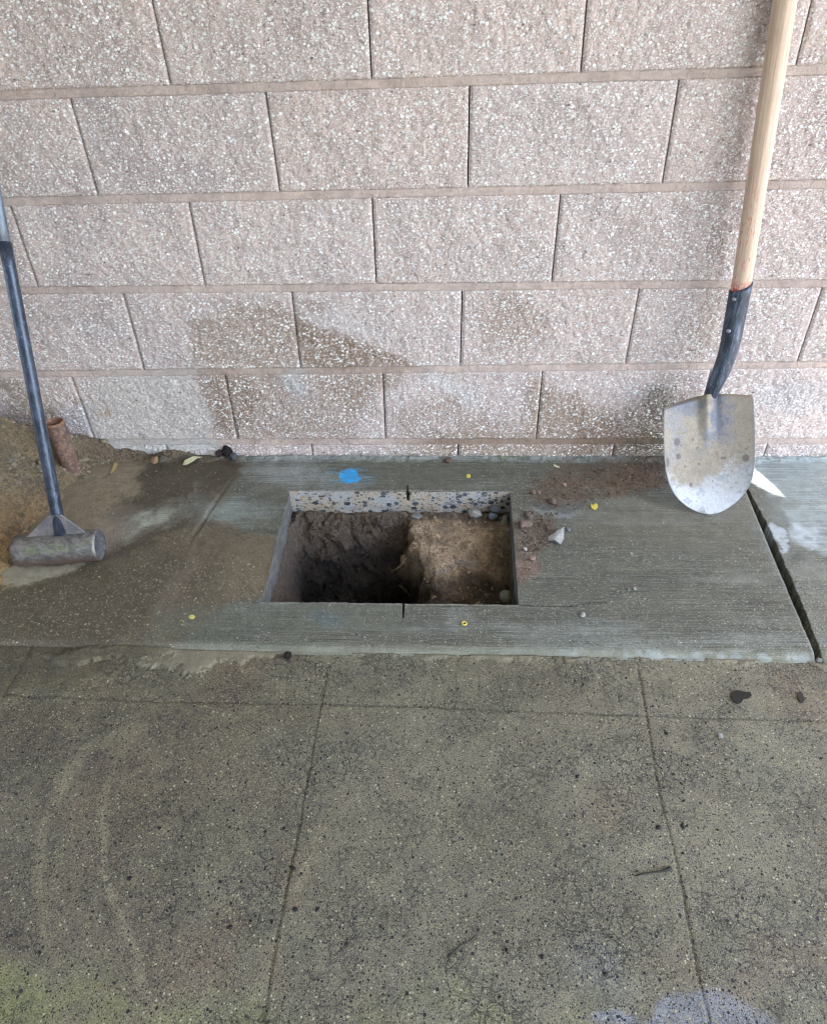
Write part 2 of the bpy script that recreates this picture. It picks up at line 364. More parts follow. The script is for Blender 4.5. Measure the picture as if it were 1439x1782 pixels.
# ------------------------------------------------------------------ added unseen canopy: blocks sun and sky, its slot lets the sun patch through
def build_added_canopy():
    Z = 2.7
    def up(p): q = Vector(p) + SD * (Z / SD.z); return (q.x, q.y)
    lens = [(1292, 812), (1312, 816), (1330, 831), (1348, 848), (1364, 865), (1346, 860), (1326, 850), (1306, 839), (1290, 833)]
    inner = [up(onG(*p)) for p in lens]
    outer = [(-7, .3), (-7, -3.6), (2.9, -3.6), (2.9, .3)]
    import bmesh
    bm = bmesh.new(); E = []
    for ring in (outer, inner):
        vs = [bm.verts.new((x, y, Z)) for x, y in ring]
        E += [bm.edges.new((vs[i], vs[(i + 1) % len(vs)])) for i in range(len(vs))]
    bmesh.ops.triangle_fill(bm, edges=E, use_beauty=True)
    me = bpy.data.meshes.new('added_canopy'); bm.to_mesh(me); bm.free()
    r = link('added_canopy', me, m_flat('added_canopy_white', lin(200, 196, 188), .8, .1, 30), smooth=False); tag(r, kind='structure')
    for x in (-5.5, -3.2, 2.8):
        p = tube('added_canopy_post', [(x, -3.5, -.01), (x, -3.5, Z - .003)], [.07, .07], M['gusset'], r, 4)
build_added_canopy()
def build_sky_blocker():  # added unseen block that shuts off sky light from the front left
    h = empty('sky_blocker', (-4.9, -5.3, 0), 'added plain block behind the camera, unseen, blocking sky from the front left', 'sky_blocker')
    a = np.array([[[-6, 0, 0], [6, 0, 0]], [[-6, 0, 5.6], [6, 0, 5.6]]]); b = a + [0, -4, 0]
    V = np.array([(x, y, z) for y in (0, -4) for x, z in ((-6.3, 0), (6.3, 0), (6.3, 5.6), (-6.3, 5.6))], float)
    F = np.array([(0, 1, 2, 3), (7, 6, 5, 4), (0, 4, 5, 1), (1, 5, 6, 2), (2, 6, 7, 3), (3, 7, 4, 0)])
    rawmesh('wall', V, F, m_flat('blocker_grey', lin(150, 148, 146), .9, .1, 30), parent=h, smooth=False)
build_sky_blocker()

# ------------------------------------------------------------------ block wall
def lfit(pts):
    q = np.array([onY(u, v) for u, v in pts]); return np.polyfit(q[:, 0], q[:, 2], 1)
BED = {4: [(100, 161), (400, 153), (720, 143), (1100, 130), (1400, 121)], 3: [(100, 348), (400, 341), (720, 334), (1100, 325), (1400, 320)],
       2: [(100, 503), (400, 501), (720, 499), (1100, 495), (1400, 491)], 1: [(150, 647), (720, 645), (1100, 636), (1400, 632)], 0: [(250, 768), (720, 767), (1000, 765), (1400, 767)]}
bed = {k: lfit(v) for k, v in BED.items()}
C = .2032
for k in range(5, 13): bed[k] = bed[4] + np.array([0, (k - 4) * C])
bed[-1] = bed[0] - np.array([0, C])
def bz(n, x): return np.polyval(bed[n], x)
VERT = {4: [((265, 0), (297, 143)), ((640, 0), (647, 137)), ((1019, 0), (1012, 125)), ((1411, 0), (1385, 112))],
        3: [((123, 170), (172, 340)), ((463, 163), (488, 335)), ((817, 153), (814, 325)), ((1181, 140), (1152, 318))],
        2: [((20, 360), (67, 497)), ((329, 350), (357, 493)), ((648, 352), (655, 493)), ((975, 340), (960, 487))],
        1: [((217, 517), (249, 633)), ((509, 515), (523, 635)), ((804, 514), (801, 633)), ((1111, 508), (1089, 627)), ((1430, 500), (1387, 627))],
        0: [((125, 655), (165, 761)), ((393, 655), (413, 757)), ((667, 662), (671, 760)), ((943, 655), (934, 750)), ((1237, 650), (1205, 752))],
        -1: [((288, 770), (293, 786)), ((542, 772), (544, 786)), ((797, 770), (796, 786)), ((1069, 772), (1063, 786)), ((1336, 770), (1326, 786))]}
def verts_row(r):
    if r in VERT:
        L = []
        for a, b in VERT[r]:
            A, B = onY(*a), onY(*b)
            if r == -1: B = A * 1.; B[2] -= .03
            s = (B[0] - A[0]) / (B[2] - A[2]); s = np.clip(s, -.02, .02); L.append((A[0] if r == -1 else (A[0] + B[0]) / 2, 0 if r == -1 else s, (A[2] + B[2]) / 2))
    else: L = [(x, 0, 0) for x in ([-.28, .13, .54] if r % 2 == 0 else [-.485, -.08, .33])]
    while L[0][0] > -3.4: L.insert(0, (L[0][0] - 2 * C, 0, L[0][2]))
    while L[-1][0] < 3.4: L.append((L[-1][0] + 2 * C, 0, L[-1][2]))
    return L
wall = empty('block_wall', (0, 0, 0), 'pale pink split-face concrete block wall with pink mortar beds and brown damp stains low down', 'wall')
VIS = (-1.35, 1.02, -.03, 1.12)
def wall_col(P, base, mort=False):
    L = Layers(P, base, (.9, 1., 0), 9, 31)
    x, z = P[..., 0], P[..., 2]
    big = fbm(x, z, 5, 4, 77); L.mul(sstep(.45, .75, big) * .6, (.86, .85, .86)); L.mul(sstep(.55, .3, big) * .5, (1.08, 1.05, 1.02))
    med = fbm(x, z, 30, 4, 79); L.mul(sstep(.55, .72, med) * .5, (.8, .79, .8))
    # greyed, weathered left and top-left
    L.mul(L.poly([(-400, -300), (430, -300), (420, 160), (380, 320), (300, 640), (-400, 660)], 90, .7) * sstep(.3, .65, fbm(x, z, 14, 4, 80)), (.84, .85, .87))
    B1, B2 = lin(128, 104, 84), lin(150, 128, 110)
    k = .8 if mort else 1.
    L.put(L.poly([(336, 556), (400, 535), (490, 525), (520, 560), (600, 590), (700, 625), (740, 640), (690, 640), (334, 640)], 15, .68 * k), B2)
    L.put(L.poly([(520, 560), (600, 575), (690, 622), (720, 640), (520, 640)], 7, .7 * k), B1)
    L.put(L.poly([(343, 642), (700, 640), (690, 668), (640, 700), (610, 770), (380, 770), (362, 745)], 14, .6 * k), B2)
    L.put(L.poly([(348, 650), (440, 655), (455, 700), (425, 740), (410, 762), (372, 745)], 9, .6 * k), B1)
    L.put(L.poly([(560, 655), (668, 655), (660, 720), (560, 700)], 14, .5), B2)
    L.put(L.poly([(735, 700), (800, 690), (880, 735), (800, 790), (690, 790), (690, 720)], 16, .5 * k), B2)
    L.put(L.blob(895, 562, 60, 40, 30, .55), B2); L.put(L.blob(870, 600, 30, 20, 0, .3), B2); L.put(L.blob(545, 530, 20, 12, 0, .5), B1)
    L.put(L.poly([(930, 655), (1010, 690), (1090, 735), (1160, 740), (1160, 800), (700, 800), (760, 750), (900, 745)], 20, .85), B2); L.put(L.poly([(1000, 720), (1165, 745), (1165, 800), (980, 800)], 22, .5), B1)
    # pale lime wash
    L.put(L.blob(790, 675, 55, 14, 32, .5, .9), lin(204, 202, 200)); L.put(L.blob(515, 665, 28, 16, 60, .5, .8), lin(190, 194, 196)); L.put(L.blob(600, 560, 60, 16, 20, .2, .8), lin(200, 200, 200))
    L.put(L.poly([(150, 655), (340, 642), (362, 700), (375, 775), (300, 800), (160, 800), (140, 760)], 22, .6), lin(186, 180, 172), (None, .35, None))
    L.put(L.poly([(150, 768), (380, 768), (370, 800), (150, 800)], 9, .6), lin(192, 190, 186), (None, .25, None))
    L.put(L.blob(135, 730, 30, 30, 0, .4), lin(140, 146, 156)); L.put(L.blob(130, 700, 14, 6, 10, .6), lin(150, 120, 96)); L.put(L.blob(190, 717, 16, 6, 15, .6), lin(158, 134, 112))
    # soft shadow of the shovel blade, painted over the damp wall
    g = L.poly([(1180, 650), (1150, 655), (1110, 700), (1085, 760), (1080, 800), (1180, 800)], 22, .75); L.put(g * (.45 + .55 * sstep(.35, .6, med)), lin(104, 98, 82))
    L.put(L.blob(1245, 560, 40, 60, 10, .3), lin(170, 152, 132)); L.put(L.blob(1390, 690, 60, 30, 0, .4), lin(160, 160, 168))
    L.put(sstep(.022, .0, z + (L.n1) * .02) * .75, lin(120, 118, 108), (None, .4, None))
    L.put(L.poly([(60, 770), (0, 700), (0, 660), (90, 700), (150, 800)], 12, .6), lin(128, 112, 90), (None, .5, None))
    return L
def build_wall():
    VV, QQ, CC, FF = [], [], [], []; base_i = 0
    for r in range(-1, 12):
        vs = verts_row(r)
        for (xa, sa, za), (xb, sb, zb) in zip(vs[:-1], vs[1:]):
            xm = (xa + xb) / 2; zlo, zhi = bz(r, xm), bz(r + 1, xm)
            vis = xb > VIS[0] and xa < VIS[1] and zhi > VIS[2] and zlo < VIS[3]
            st = .0021 if vis else .04
            nx = max(3, int((xb - xa) / st)); nz = max(3, int(.2 / st))
            s = np.r_[0, 0, np.linspace(0, 1, nx), 1, 1][None, :] * np.ones((nz + 4, 1)); t = np.r_[0, 0, np.linspace(0, 1, nz), 1, 1][:, None] * np.ones((1, nx + 4))
            hb = .0058; hv = .0014
            zz0 = (bz(r, 0) + bed[r][0] * (xa + (xb - xa) * s)) + hb; zz1 = (bz(r + 1, 0) + bed[r + 1][0] * (xa + (xb - xa) * s)) - hb
            Z = zz0 + (zz1 - zz0) * t
            XA = xa + hv + sa * (Z - za); XB = xb - hv + sb * (Z - zb); X = XA + (XB - XA) * s
            # ragged arrises
            Z = Z + np.where(t == 1, -1, np.where(t == 0, 1, 0)) * (fbm(X, Z + r, 160, 3, 5) * .0035)
            n = (fbm(X, Z, 16, 3, 11 + r * 3) - .5) * .006 + (fbm(X, Z, 85, 4, 12, g=.62) - .5) * .0062 + (fbm(X, Z, 330, 2, 13) - .5) * .0022
            if not vis: n = n * .3
            ed = np.minimum(np.minimum(t * .19, (1 - t) * .19), np.minimum(s * (xb - xa), (1 - s) * (xb - xa)))
            Y = -.0052 - n * (.4 + .6 * sstep(0, .02, ed)) + .0035 * sstep(.006, 0, ed)
            P = np.stack([X, Y, Z], -1)
            P[0, :, 1] = P[-1, :, 1] = .006; P[:, 0, 1] = P[:, -1, 1] = .012
            tone = .97 + .07 * rng.random(); hue = rng.uniform(-.012, .012)
            if vis:
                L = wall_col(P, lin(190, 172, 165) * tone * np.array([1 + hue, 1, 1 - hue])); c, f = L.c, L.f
            else: c = np.ones(P.shape) * lin(190, 172, 165) * tone; f = np.ones(P.shape) * np.array([.9, 1, 0])
            N0, M0 = P.shape[:2]; idx = np.arange(N0 * M0).reshape(N0, M0) + base_i
            q = np.stack([idx[:-1, :-1], idx[:-1, 1:], idx[1:, 1:], idx[1:, :-1]], -1).reshape(-1, 4)
            VV.append(P.reshape(-1, 3)); QQ.append(q); CC.append(c.reshape(-1, 3)); FF.append(f.reshape(-1, 3)); base_i += N0 * M0
    rawmesh('block_face', np.concatenate(VV), np.concatenate(QQ), M['block'], np.concatenate(CC), np.concatenate(FF), wall)
    VV, QQ, CC, FF = [], [], [], []; base_i = 0
    for r in range(0, 12):
        xs = np.r_[np.linspace(-3.4, -1.35, 20), np.arange(-1.345, 1.02, .003), np.linspace(1.03, 3.4, 20)]; ts = np.linspace(-1, 1, 11)
        X, T = np.meshgrid(xs, ts)
        Z = bz(r, X) + T * (.0105 + .002 * (fbm(X, X * 0, 60, 3, r + 40) - .5))
        Y = -.0040 + .0016 * T + .0012 * sstep(.3, .8, T) + (fbm(X, Z, 140, 3, 50) - .5) * .0016 + (fbm(X, Z * 0, 25, 2, 51 + r) - .5) * .002
        Y[0] = Y[-1] = .012
        P = np.stack([X, Y, Z], -1)
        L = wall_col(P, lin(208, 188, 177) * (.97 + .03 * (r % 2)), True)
        L.mul(sstep(.5, .95, T) * .4, (.7, .66, .64)); L.mul(sstep(.5, .7, fbm(X * .4, Z, 260, 3, 56)) * .35, (.8, .76, .74))  # shadow line under the upper block painted in, then brownish streaks
        L.mul(sstep(.45, .7, fbm(X * 3, Z, 14, 4, 55)) * .45, (.8, .78, .78))
        N0, M0 = P.shape[:2]; idx = np.arange(N0 * M0).reshape(N0, M0) + base_i
        VV.append(P.reshape(-1, 3)); CC.append(L.c.reshape(-1, 3)); FF.append((L.f * np.array([1, 0, 0])).reshape(-1, 3)); base_i += N0 * M0
        QQ.append(np.stack([idx[:-1, :-1], idx[:-1, 1:], idx[1:, 1:], idx[1:, :-1]], -1).reshape(-1, 4))
    rawmesh('mortar_bed', np.concatenate(VV), np.concatenate(QQ), M['mortar'], np.concatenate(CC), np.concatenate(FF), wall)
    P = np.array([[[-3.4, .02, -.2], [3.4, .02, -.2]], [[-3.4, .02, 2.7], [3.4, .02, 2.7]]])
    gridmesh('joint_backing', P, M['mortar'], None, np.ones((4, 3)) * lin(70, 58, 50), np.tile([.9, 0, 0], (4, 1)), wall)
build_wall()

# ------------------------------------------------------------------ the slab along the wall, with the hole
YB, YF, YE = -.164, -.5695, -.700
XL = lambda y: -.329 + (y - YB) * (.019 / -.4055)
XR = lambda y: .238 + (y - YB) * (-.011 / -.4055)
GA = lambda y: .838 + .098 * y
GW = lambda y: .008 + .011 * sstep(-.1, -.35, y) - .006 * sstep(-.5, -.7, y)
NX = lambda y: -.0235 + (y - YB) * (-.012 / .405)
def spread(a, b, st): return list(np.linspace(a, b, max(2, int(abs(b - a) / st) + 1)))[:-1]
def build_slab():
    st = .0021
    y = spread(.03, -.0, .006) + spread(0, -.137, st) + [-.137, -.1375] + spread(-.139, YB, st) + spread(YB, YF, st) + [YF, -.5700, -.5704] + [-.5722, -.5726] + spread(-.575, -.609, st) + [-.609, -.6096] + spread(-.6115, YE, st) + [YE, -.7025, -.7045, -.7052, -.7055]
    y = np.array(y)
    keys = [('c', -30, 3), ('c', -1.6, .02), ('c', -1.3, st), ('l', XL, st), ('n', -1, 0), ('n', 1, 0), ('r', XR, st), ('g', 0, 0), ('g', 1, 0), ('c', 1.15, .02), ('c', 1.6, 3), ('c', 30, 0)]
    def cols(yy):
        nx = NX(yy); w = .0019
        ga, gb = GA(yy) + (fbm(yy, yy * 0, 120, 3, 3) - .5) * .002, GA(yy) + GW(yy) + (fbm(yy, yy * 0, 90, 3, 4) - .5) * .005
        K = [np.full_like(yy, -30), np.full_like(yy, -1.6), np.full_like(yy, -1.3), XL(yy), nx - w, nx - w + .0004, nx + w - .0004, nx + w, XR(yy), ga, ga + .0012, gb - .0012, gb, np.full_like(yy, 1.15), np.full_like(yy, 1.6), np.full_like(yy, 30)]
        cnt = [6, 10, 480, 145, 1, 2, 1, 122, 270, 1, 5, 1, 150, 14, 6]
        out = [];
        for i, c_ in enumerate(cnt):
            for k in range(c_): out.append(K[i] + (K[i + 1] - K[i]) * k / c_)
        out.append(K[-1]); return np.stack(out, -1), np.r_[0, np.cumsum(cnt)]
    X, ix = cols(y); Y = y[:, None] * np.ones_like(X)
    vis = (X > -1.32) & (X < 1.16)
    Z = (fbm(X, Y, 6, 3, 60) - .5) * .004 * vis + (fbm(X, Y, 60, 3, 61) - .5) * .0012 * vis
    # keep the cut edges and the wall foot in place
    L = Layers(np.stack([X, Y, Z * 0], -1), lin(97, 96, 83), (.6, 1.6, 1.25), 9, 90)
    u, v = L.u, L.v
    # cement smear at the wall foot
    foot = sstep(-.030, -.008, Y + (fbm(X, Y, 40, 3, 62) - .5) * .02); Z += foot * (.004 + .007 * fbm(X, Y, 90, 4, 63)) * vis
    L.put(foot * .8, lin(138, 142, 140), (None, 1.1, .1)); L.mul(sstep(.62, .72, fbm(X, Y, 70, 3, 64)) * foot, (.55, .56, .52))
    L.mul(sstep(.5, .7, fbm(X * .25, Y, 30, 4, 65)) * .6, (.82, .83, .82)); L.put(sstep(.55, .72, fbm(X * .2, Y, 14, 4, 66)) * .35, lin(146, 152, 144))
    # mud and wet silt
    mud, wetm, dry = lin(100, 88, 68), lin(72, 63, 50), lin(142, 127, 104)
    L.put(L.poly([(-300, 700), (140, 790), (420, 795), (425, 830), (395, 855), (350, 910), (395, 905), (440, 925), (480, 945), (478, 1010), (452, 1040), (380, 1062), (290, 1150), (-300, 1150)], 7, .93), mud, (.6, 1.3, .12))
    L.put(L.poly([(-200, 790), (250, 800), (240, 850), (175, 900), (195, 925), (185, 960), (-200, 1000)], 8, .8), dry, (.85, .5, .2))
    L.put(L.poly([(240, 815), (330, 790), (425, 800), (420, 830), (380, 855), (345, 905), (300, 925), (250, 955), (170, 985), (170, 960), (210, 930), (190, 895), (245, 860)], 8, .75), wetm, (.5, .5, .1))
    L.put(L.blob(195, 915, 45, 28, -30, .5), lin(146, 134, 118), (.8, .3, .1)); L.put(L.blob(262, 905, 48, 17, -22, .75, .8), lin(168, 170, 154), (.8, .4, .7))
    L.put(L.blob(330, 870, 30, 9, -60, .3, .8), lin(140, 144, 134), (None, None, .9)); L.put(L.blob(405, 888, 60, 20, 0, .45, .8), lin(164, 174, 166), (None, None, 1.3))
    L.put(L.poly([(-100, 1020), (20, 985), (150, 982), (110, 1003), (60, 1015), (0, 1034), (-100, 1050)], 5, .85), lin(164, 156, 134), (.8, .5, .1))
    L.put(L.poly([(-200, 1040), (60, 1020), (170, 985), (300, 960), (420, 985), (300, 1060), (200, 1110), (-200, 1120)], 14, .55), lin(80, 72, 55), (.5, 1.4, .1))
    L.put(L.blob(430, 990, 60, 40, -30, .45), lin(124, 110, 86)); L.put(L.blob(310, 1020, 20, 60, 32, .35), lin(134, 118, 104), (None, .3, 0))
    L.put(L.poly([(280, 1055), (700, 1050), (700, 1100), (260, 1112)], 12, .55), lin(104, 106, 92), (.55, .7, .3))
    # the dirt carried out of the hole to its right
    br = lin(98, 82, 68)
    L.put(L.poly([(925, 835), (985, 810), (1150, 795), (1175, 840), (1100, 862), (1010, 870), (960, 885), (925, 880)], 10, .85) * (.6 + .4 * sstep(.3, .6, fbm(X, Y, 60, 3, 67))), br, (.75, 1.1, .1))
    L.put(L.poly([(1060, 815), (1160, 815), (1130, 850), (1075, 857)], 6, .6), lin(116, 94, 76), (.85, 1.4, 0)); L.put(L.blob(1140, 805, 50, 14, 0, .8), lin(62, 54, 44))
    L.put(L.poly([(896, 905), (930, 880), (965, 900), (955, 940), (925, 985), (905, 1015), (897, 1000)], 9, .6), br, (.8, 1.2, .1))
    L.put(L.blob(912, 990, 14, 30, 12, .7), lin(132, 112, 98), (.85, 1.3, 0))
    L.put(L.poly([(980, 880), (1100, 865), (1180, 870), (1240, 900), (1300, 850), (1330, 930), (1200, 960), (980, 935)], 22, .6), lin(106, 102, 88), (.5, .7, .4))
    L.put(L.blob(965, 882, 50, 9, 3, .6, .6), lin(70, 74, 74)); L.put(L.blob(965, 893, 40, 6, 3, .5, .7), lin(140, 148, 146))
    # sky reflection on the wet right side painted as pale tones, with damp marks
    L.put(L.poly([(1306, 795), (1600, 780), (1600, 985), (1439, 965), (1375, 935), (1335, 880)], 10, .7), lin(158, 170, 170), (.6, .5, 1.))
    L.put(L.poly([(1310, 855), (1350, 860), (1395, 940), (1440, 985), (1500, 1000), (1450, 1010), (1350, 1000), (1320, 930)], 9, .8), lin(104, 108, 100), (.5, .8, .5))
    for a in ((1352, 925, 9, 17, -20), (1358, 948, 10, 8, 0), (1395, 932, 26, 22, 20)): L.put(L.blob(*a, .85, .4), lin(178, 188, 192), (.5, .3, .4))
    L.put(L.blob(1400, 932, 9, 7, 0, .7), lin(120, 126, 124)); L.put(L.blob(1390, 875, 45, 7, 4, .5), lin(120, 124, 116)); L.mul(L.blob(1382, 972, 18, 8, 0, .8), (.6, .6, .6))
    L.put(L.poly([(1370, 985), (1500, 990), (1500, 1130), (1420, 1120)], 12, .5), lin(112, 114, 104), (None, None, .2))
    # moss at the foot, chalk marks, blue spray dot
    L.put(L.blob(880, 792, 22, 5, 0, .8), lin(74, 88, 52)); L.put(L.blob(1290, 803, 14, 4, 0, .6), lin(80, 92, 60))
    L.put(L.blob(500, 826, 55, 22, 0, .5, .8), lin(160, 162, 158)); L.put(L.blob(800, 1085, 25, 18, 0, .3, .8), lin(150, 152, 146))
    dd = np.hypot((u - 608 + L.n3 * 14 + (fbm(X * .15, Y, 260, 2, 69) - .5) * 9) / 17.5, (v - 829 + L.n3 * 9) / 12.5)
    L.put(sstep(1.12, .85, dd) * .97, lin(45, 160, 222), (.6, .35, .35)); L.put(sstep(1.9, 1., np.hypot((u - 608) / 30, (v - 829) / 12)) * .4 * sstep(.5, .6, fbm(X * .2, Y, 200, 3, 68)), lin(90, 170, 205))
    L.put(L.blob(562, 1079, 24, 11, 0, .35, .7), lin(86, 110, 124)); L.mul(L.blob(848, 1070, 6, 12, 0, .4), (.6, .6, .6)); L.mul(L.blob(1338, 1068, 10, 16, 20, .35), (.6, .6, .6))
    # tooled joint to the left of the hole, half choked with mud
    jl = [onG(404, 835)[:2], onG(372, 880)[:2], onG(335, 935)[:2], onG(296, 1040)[:2], onG(268, 1112)[:2]]
    dj = sdline(X + L.n1 * .006, Y, jl); open_ = sstep(820, 880, v) * (1 - .8 * sstep(925, 960, v))
    Z -= sstep(.008, .002, dj) * .0018 * open_; L.mul(sstep(.0075, .002, dj) * open_ * .6, (.62, .6, .55)); L.put(sstep(.016, .007, dj) * sstep(.004, .008, dj) * .15 * open_, lin(150, 152, 142))
    # rounded, slurry-washed front arris
    wob = (fbm(X, Y * 0, 9, 3, 70) - .5) * .012
    fr = sstep(-.672, -.700, Y + wob); L.put(fr * .75 * sstep(60, 420, u), lin(136, 136, 118), (.7, .3, .2))
    L.put(fr * .6 * sstep(900, 1100, u) * sstep(.45, .6, fbm(X, Y, 40, 3, 71)), lin(158, 166, 164), (.7, .3, .2))
    L.mul(sstep(-.697, -.7035, Y) * .4, (.62, .6, .54))
    Z -= .007 * sstep(-.678, -.7055, Y) ** 2 * vis; Z[-1] = -.03
    Z[Y > .005] = np.minimum(Z[Y > .005], .004)
    # groove, saw overcuts
    iy = lambda a, b: (y <= a) & (y >= b)
    g0, g1 = ix[9], ix[12]
    dep = .034 + .01 * fbm(X, Y, 50, 2, 72)
    s_ = np.zeros_like(X, bool); s_[:, g0 + 1:g1] = True; s_ &= (Y < -.012)
    Z = np.where(s_, -dep * sstep(.0, -.10, Y) - .004 - .0 * Y, Z)
    lip = np.zeros_like(X, bool); lip[:, g1 - 3:g1] = True
    L.put(s_ * .95, lin(40, 42, 32), (.9, 1., 0)); L.put((s_ & (v > 1075)) * .8, lin(120, 122, 108)); L.mul(np.clip(1 - np.abs(X - GA(y[:, None]) - GW(y[:, None])) / .008, 0, 1) * .7 * sstep(.4, .6, fbm(X, Y, 180, 2, 73)), (.45, .46, .4))
    L.put(np.clip(1 - np.abs(X - GA(y[:, None]) + .002) / .003, 0, 1) * .5, lin(150, 156, 150))
    nt_ = np.zeros_like(X, bool); nt_[:, ix[5]:ix[6] + 1] = True
    nt_ &= ((Y <= -.1374) & (Y >= YB)) | ((Y <= YF) & (Y >= -.6093)); Z = np.where(nt_, -.05, Z); L.put(nt_ * .9, lin(50, 44, 36))
    oc = (Y <= -.5703) & (Y >= -.5723) & (((X > XR(Y)) & (X < .335)) | ((X < XL(Y)) & (X > -.338))); Z = np.where(oc, -.03, Z); L.put(oc * .9, lin(34, 34, 28))
    dk = sdline(X, Y, [(.33, -.5712), (.352, -.5700), (.378, -.5604), (.41, -.558)]); L.mul(sstep(.004, .001, dk) * .6, (.4, .4, .4))
    dk = sdline(u, v, [(880, 856), (915, 857)]); L.mul(sstep(3, 1, dk) * .5, (1.4, 1.4, 1.4))
    mask = np.ones((len(y) - 1, X.shape[1] - 1), bool)
    rows = (y[:-1] <= YB + 1e-6) & (y[1:] >= YF - 1e-6); mask[np.ix_(rows, np.arange(ix[3], ix[8]))] = False
    # crisp and slightly chipped hole rim
    edge = np.minimum(np.abs(Y - YF), np.abs(Y - YB)); rim = (X > XL(Y) - .004) & (X < XR(Y) + .004) & (Y < YB + .004) & (Y > YF - .004)
    Z = np.where(rim & ~nt_ & ~oc, Z - .0016 * sstep(.45, .8, fbm(X, Y, 150, 3, 74)), Z)
    L.put((rim & (Y > YB - .001)) * .5, lin(170, 168, 160)); L.put((rim & (Y < YF + .001)) * .35, lin(150, 150, 140))
    o = gridmesh('sidewalk', np.stack([X, Y, Z], -1), M['slab'], mask, L.c, L.f, flip=True); tag(o, kind='structure')
    # sawn faces
    def face(a, b, nrm, name, bot=-.085, n=None, mat='cut'):
        a = np.array(a); b = np.array(b); ln = np.hypot(*(b - a)); k = int(ln / .0025); t = np.linspace(0, 1, k); zt = np.linspace(0, 1, 34)
        T, ZT = np.meshgrid(t, zt); px = a[0] + (b[0] - a[0]) * T; py = a[1] + (b[1] - a[1]) * T
        zb = bot - .02 * (fbm(px * 3, py * 3, 14, 4, 33) - .5); zz = -.0012 + (zb + .0012) * ZT
        d = (fbm(px + py, zz, 70, 3, 34) - .5) * .0016 - sstep(.6, 1, ZT) * .006 * fbm(px + py, zz, 60, 3, 35)
        P = np.stack([px + nrm[0] * d, py + nrm[1] * d, zz], -1)
        if n is not None:
            m = np.abs(px - n) < .0024; P[..., 1] += np.where(m & (ZT < .42), .03 if nrm[1] < 0 else -.03, 0)
        P[-1, :, :2] -= np.array(nrm) * .03
        return gridmesh(name, P, M[mat], parent=o)
    face((XL(YB), YB), (XR(YB), YB), (0, -1), 'sawn_edge', -.072, NX(YB))
    face((XR(YF), YF), (XL(YF), YF), (0, 1), 'sawn_edge', -.09, NX(YF))
    face((XL(YF), YF), (XL(YB), YB), (1, 0), 'sawn_edge', -.09, None, 'side'); face((XR(YB), YB), (XR(YF), YF), (-1, 0), 'sawn_edge', -.09, None, 'side')
build_slab()

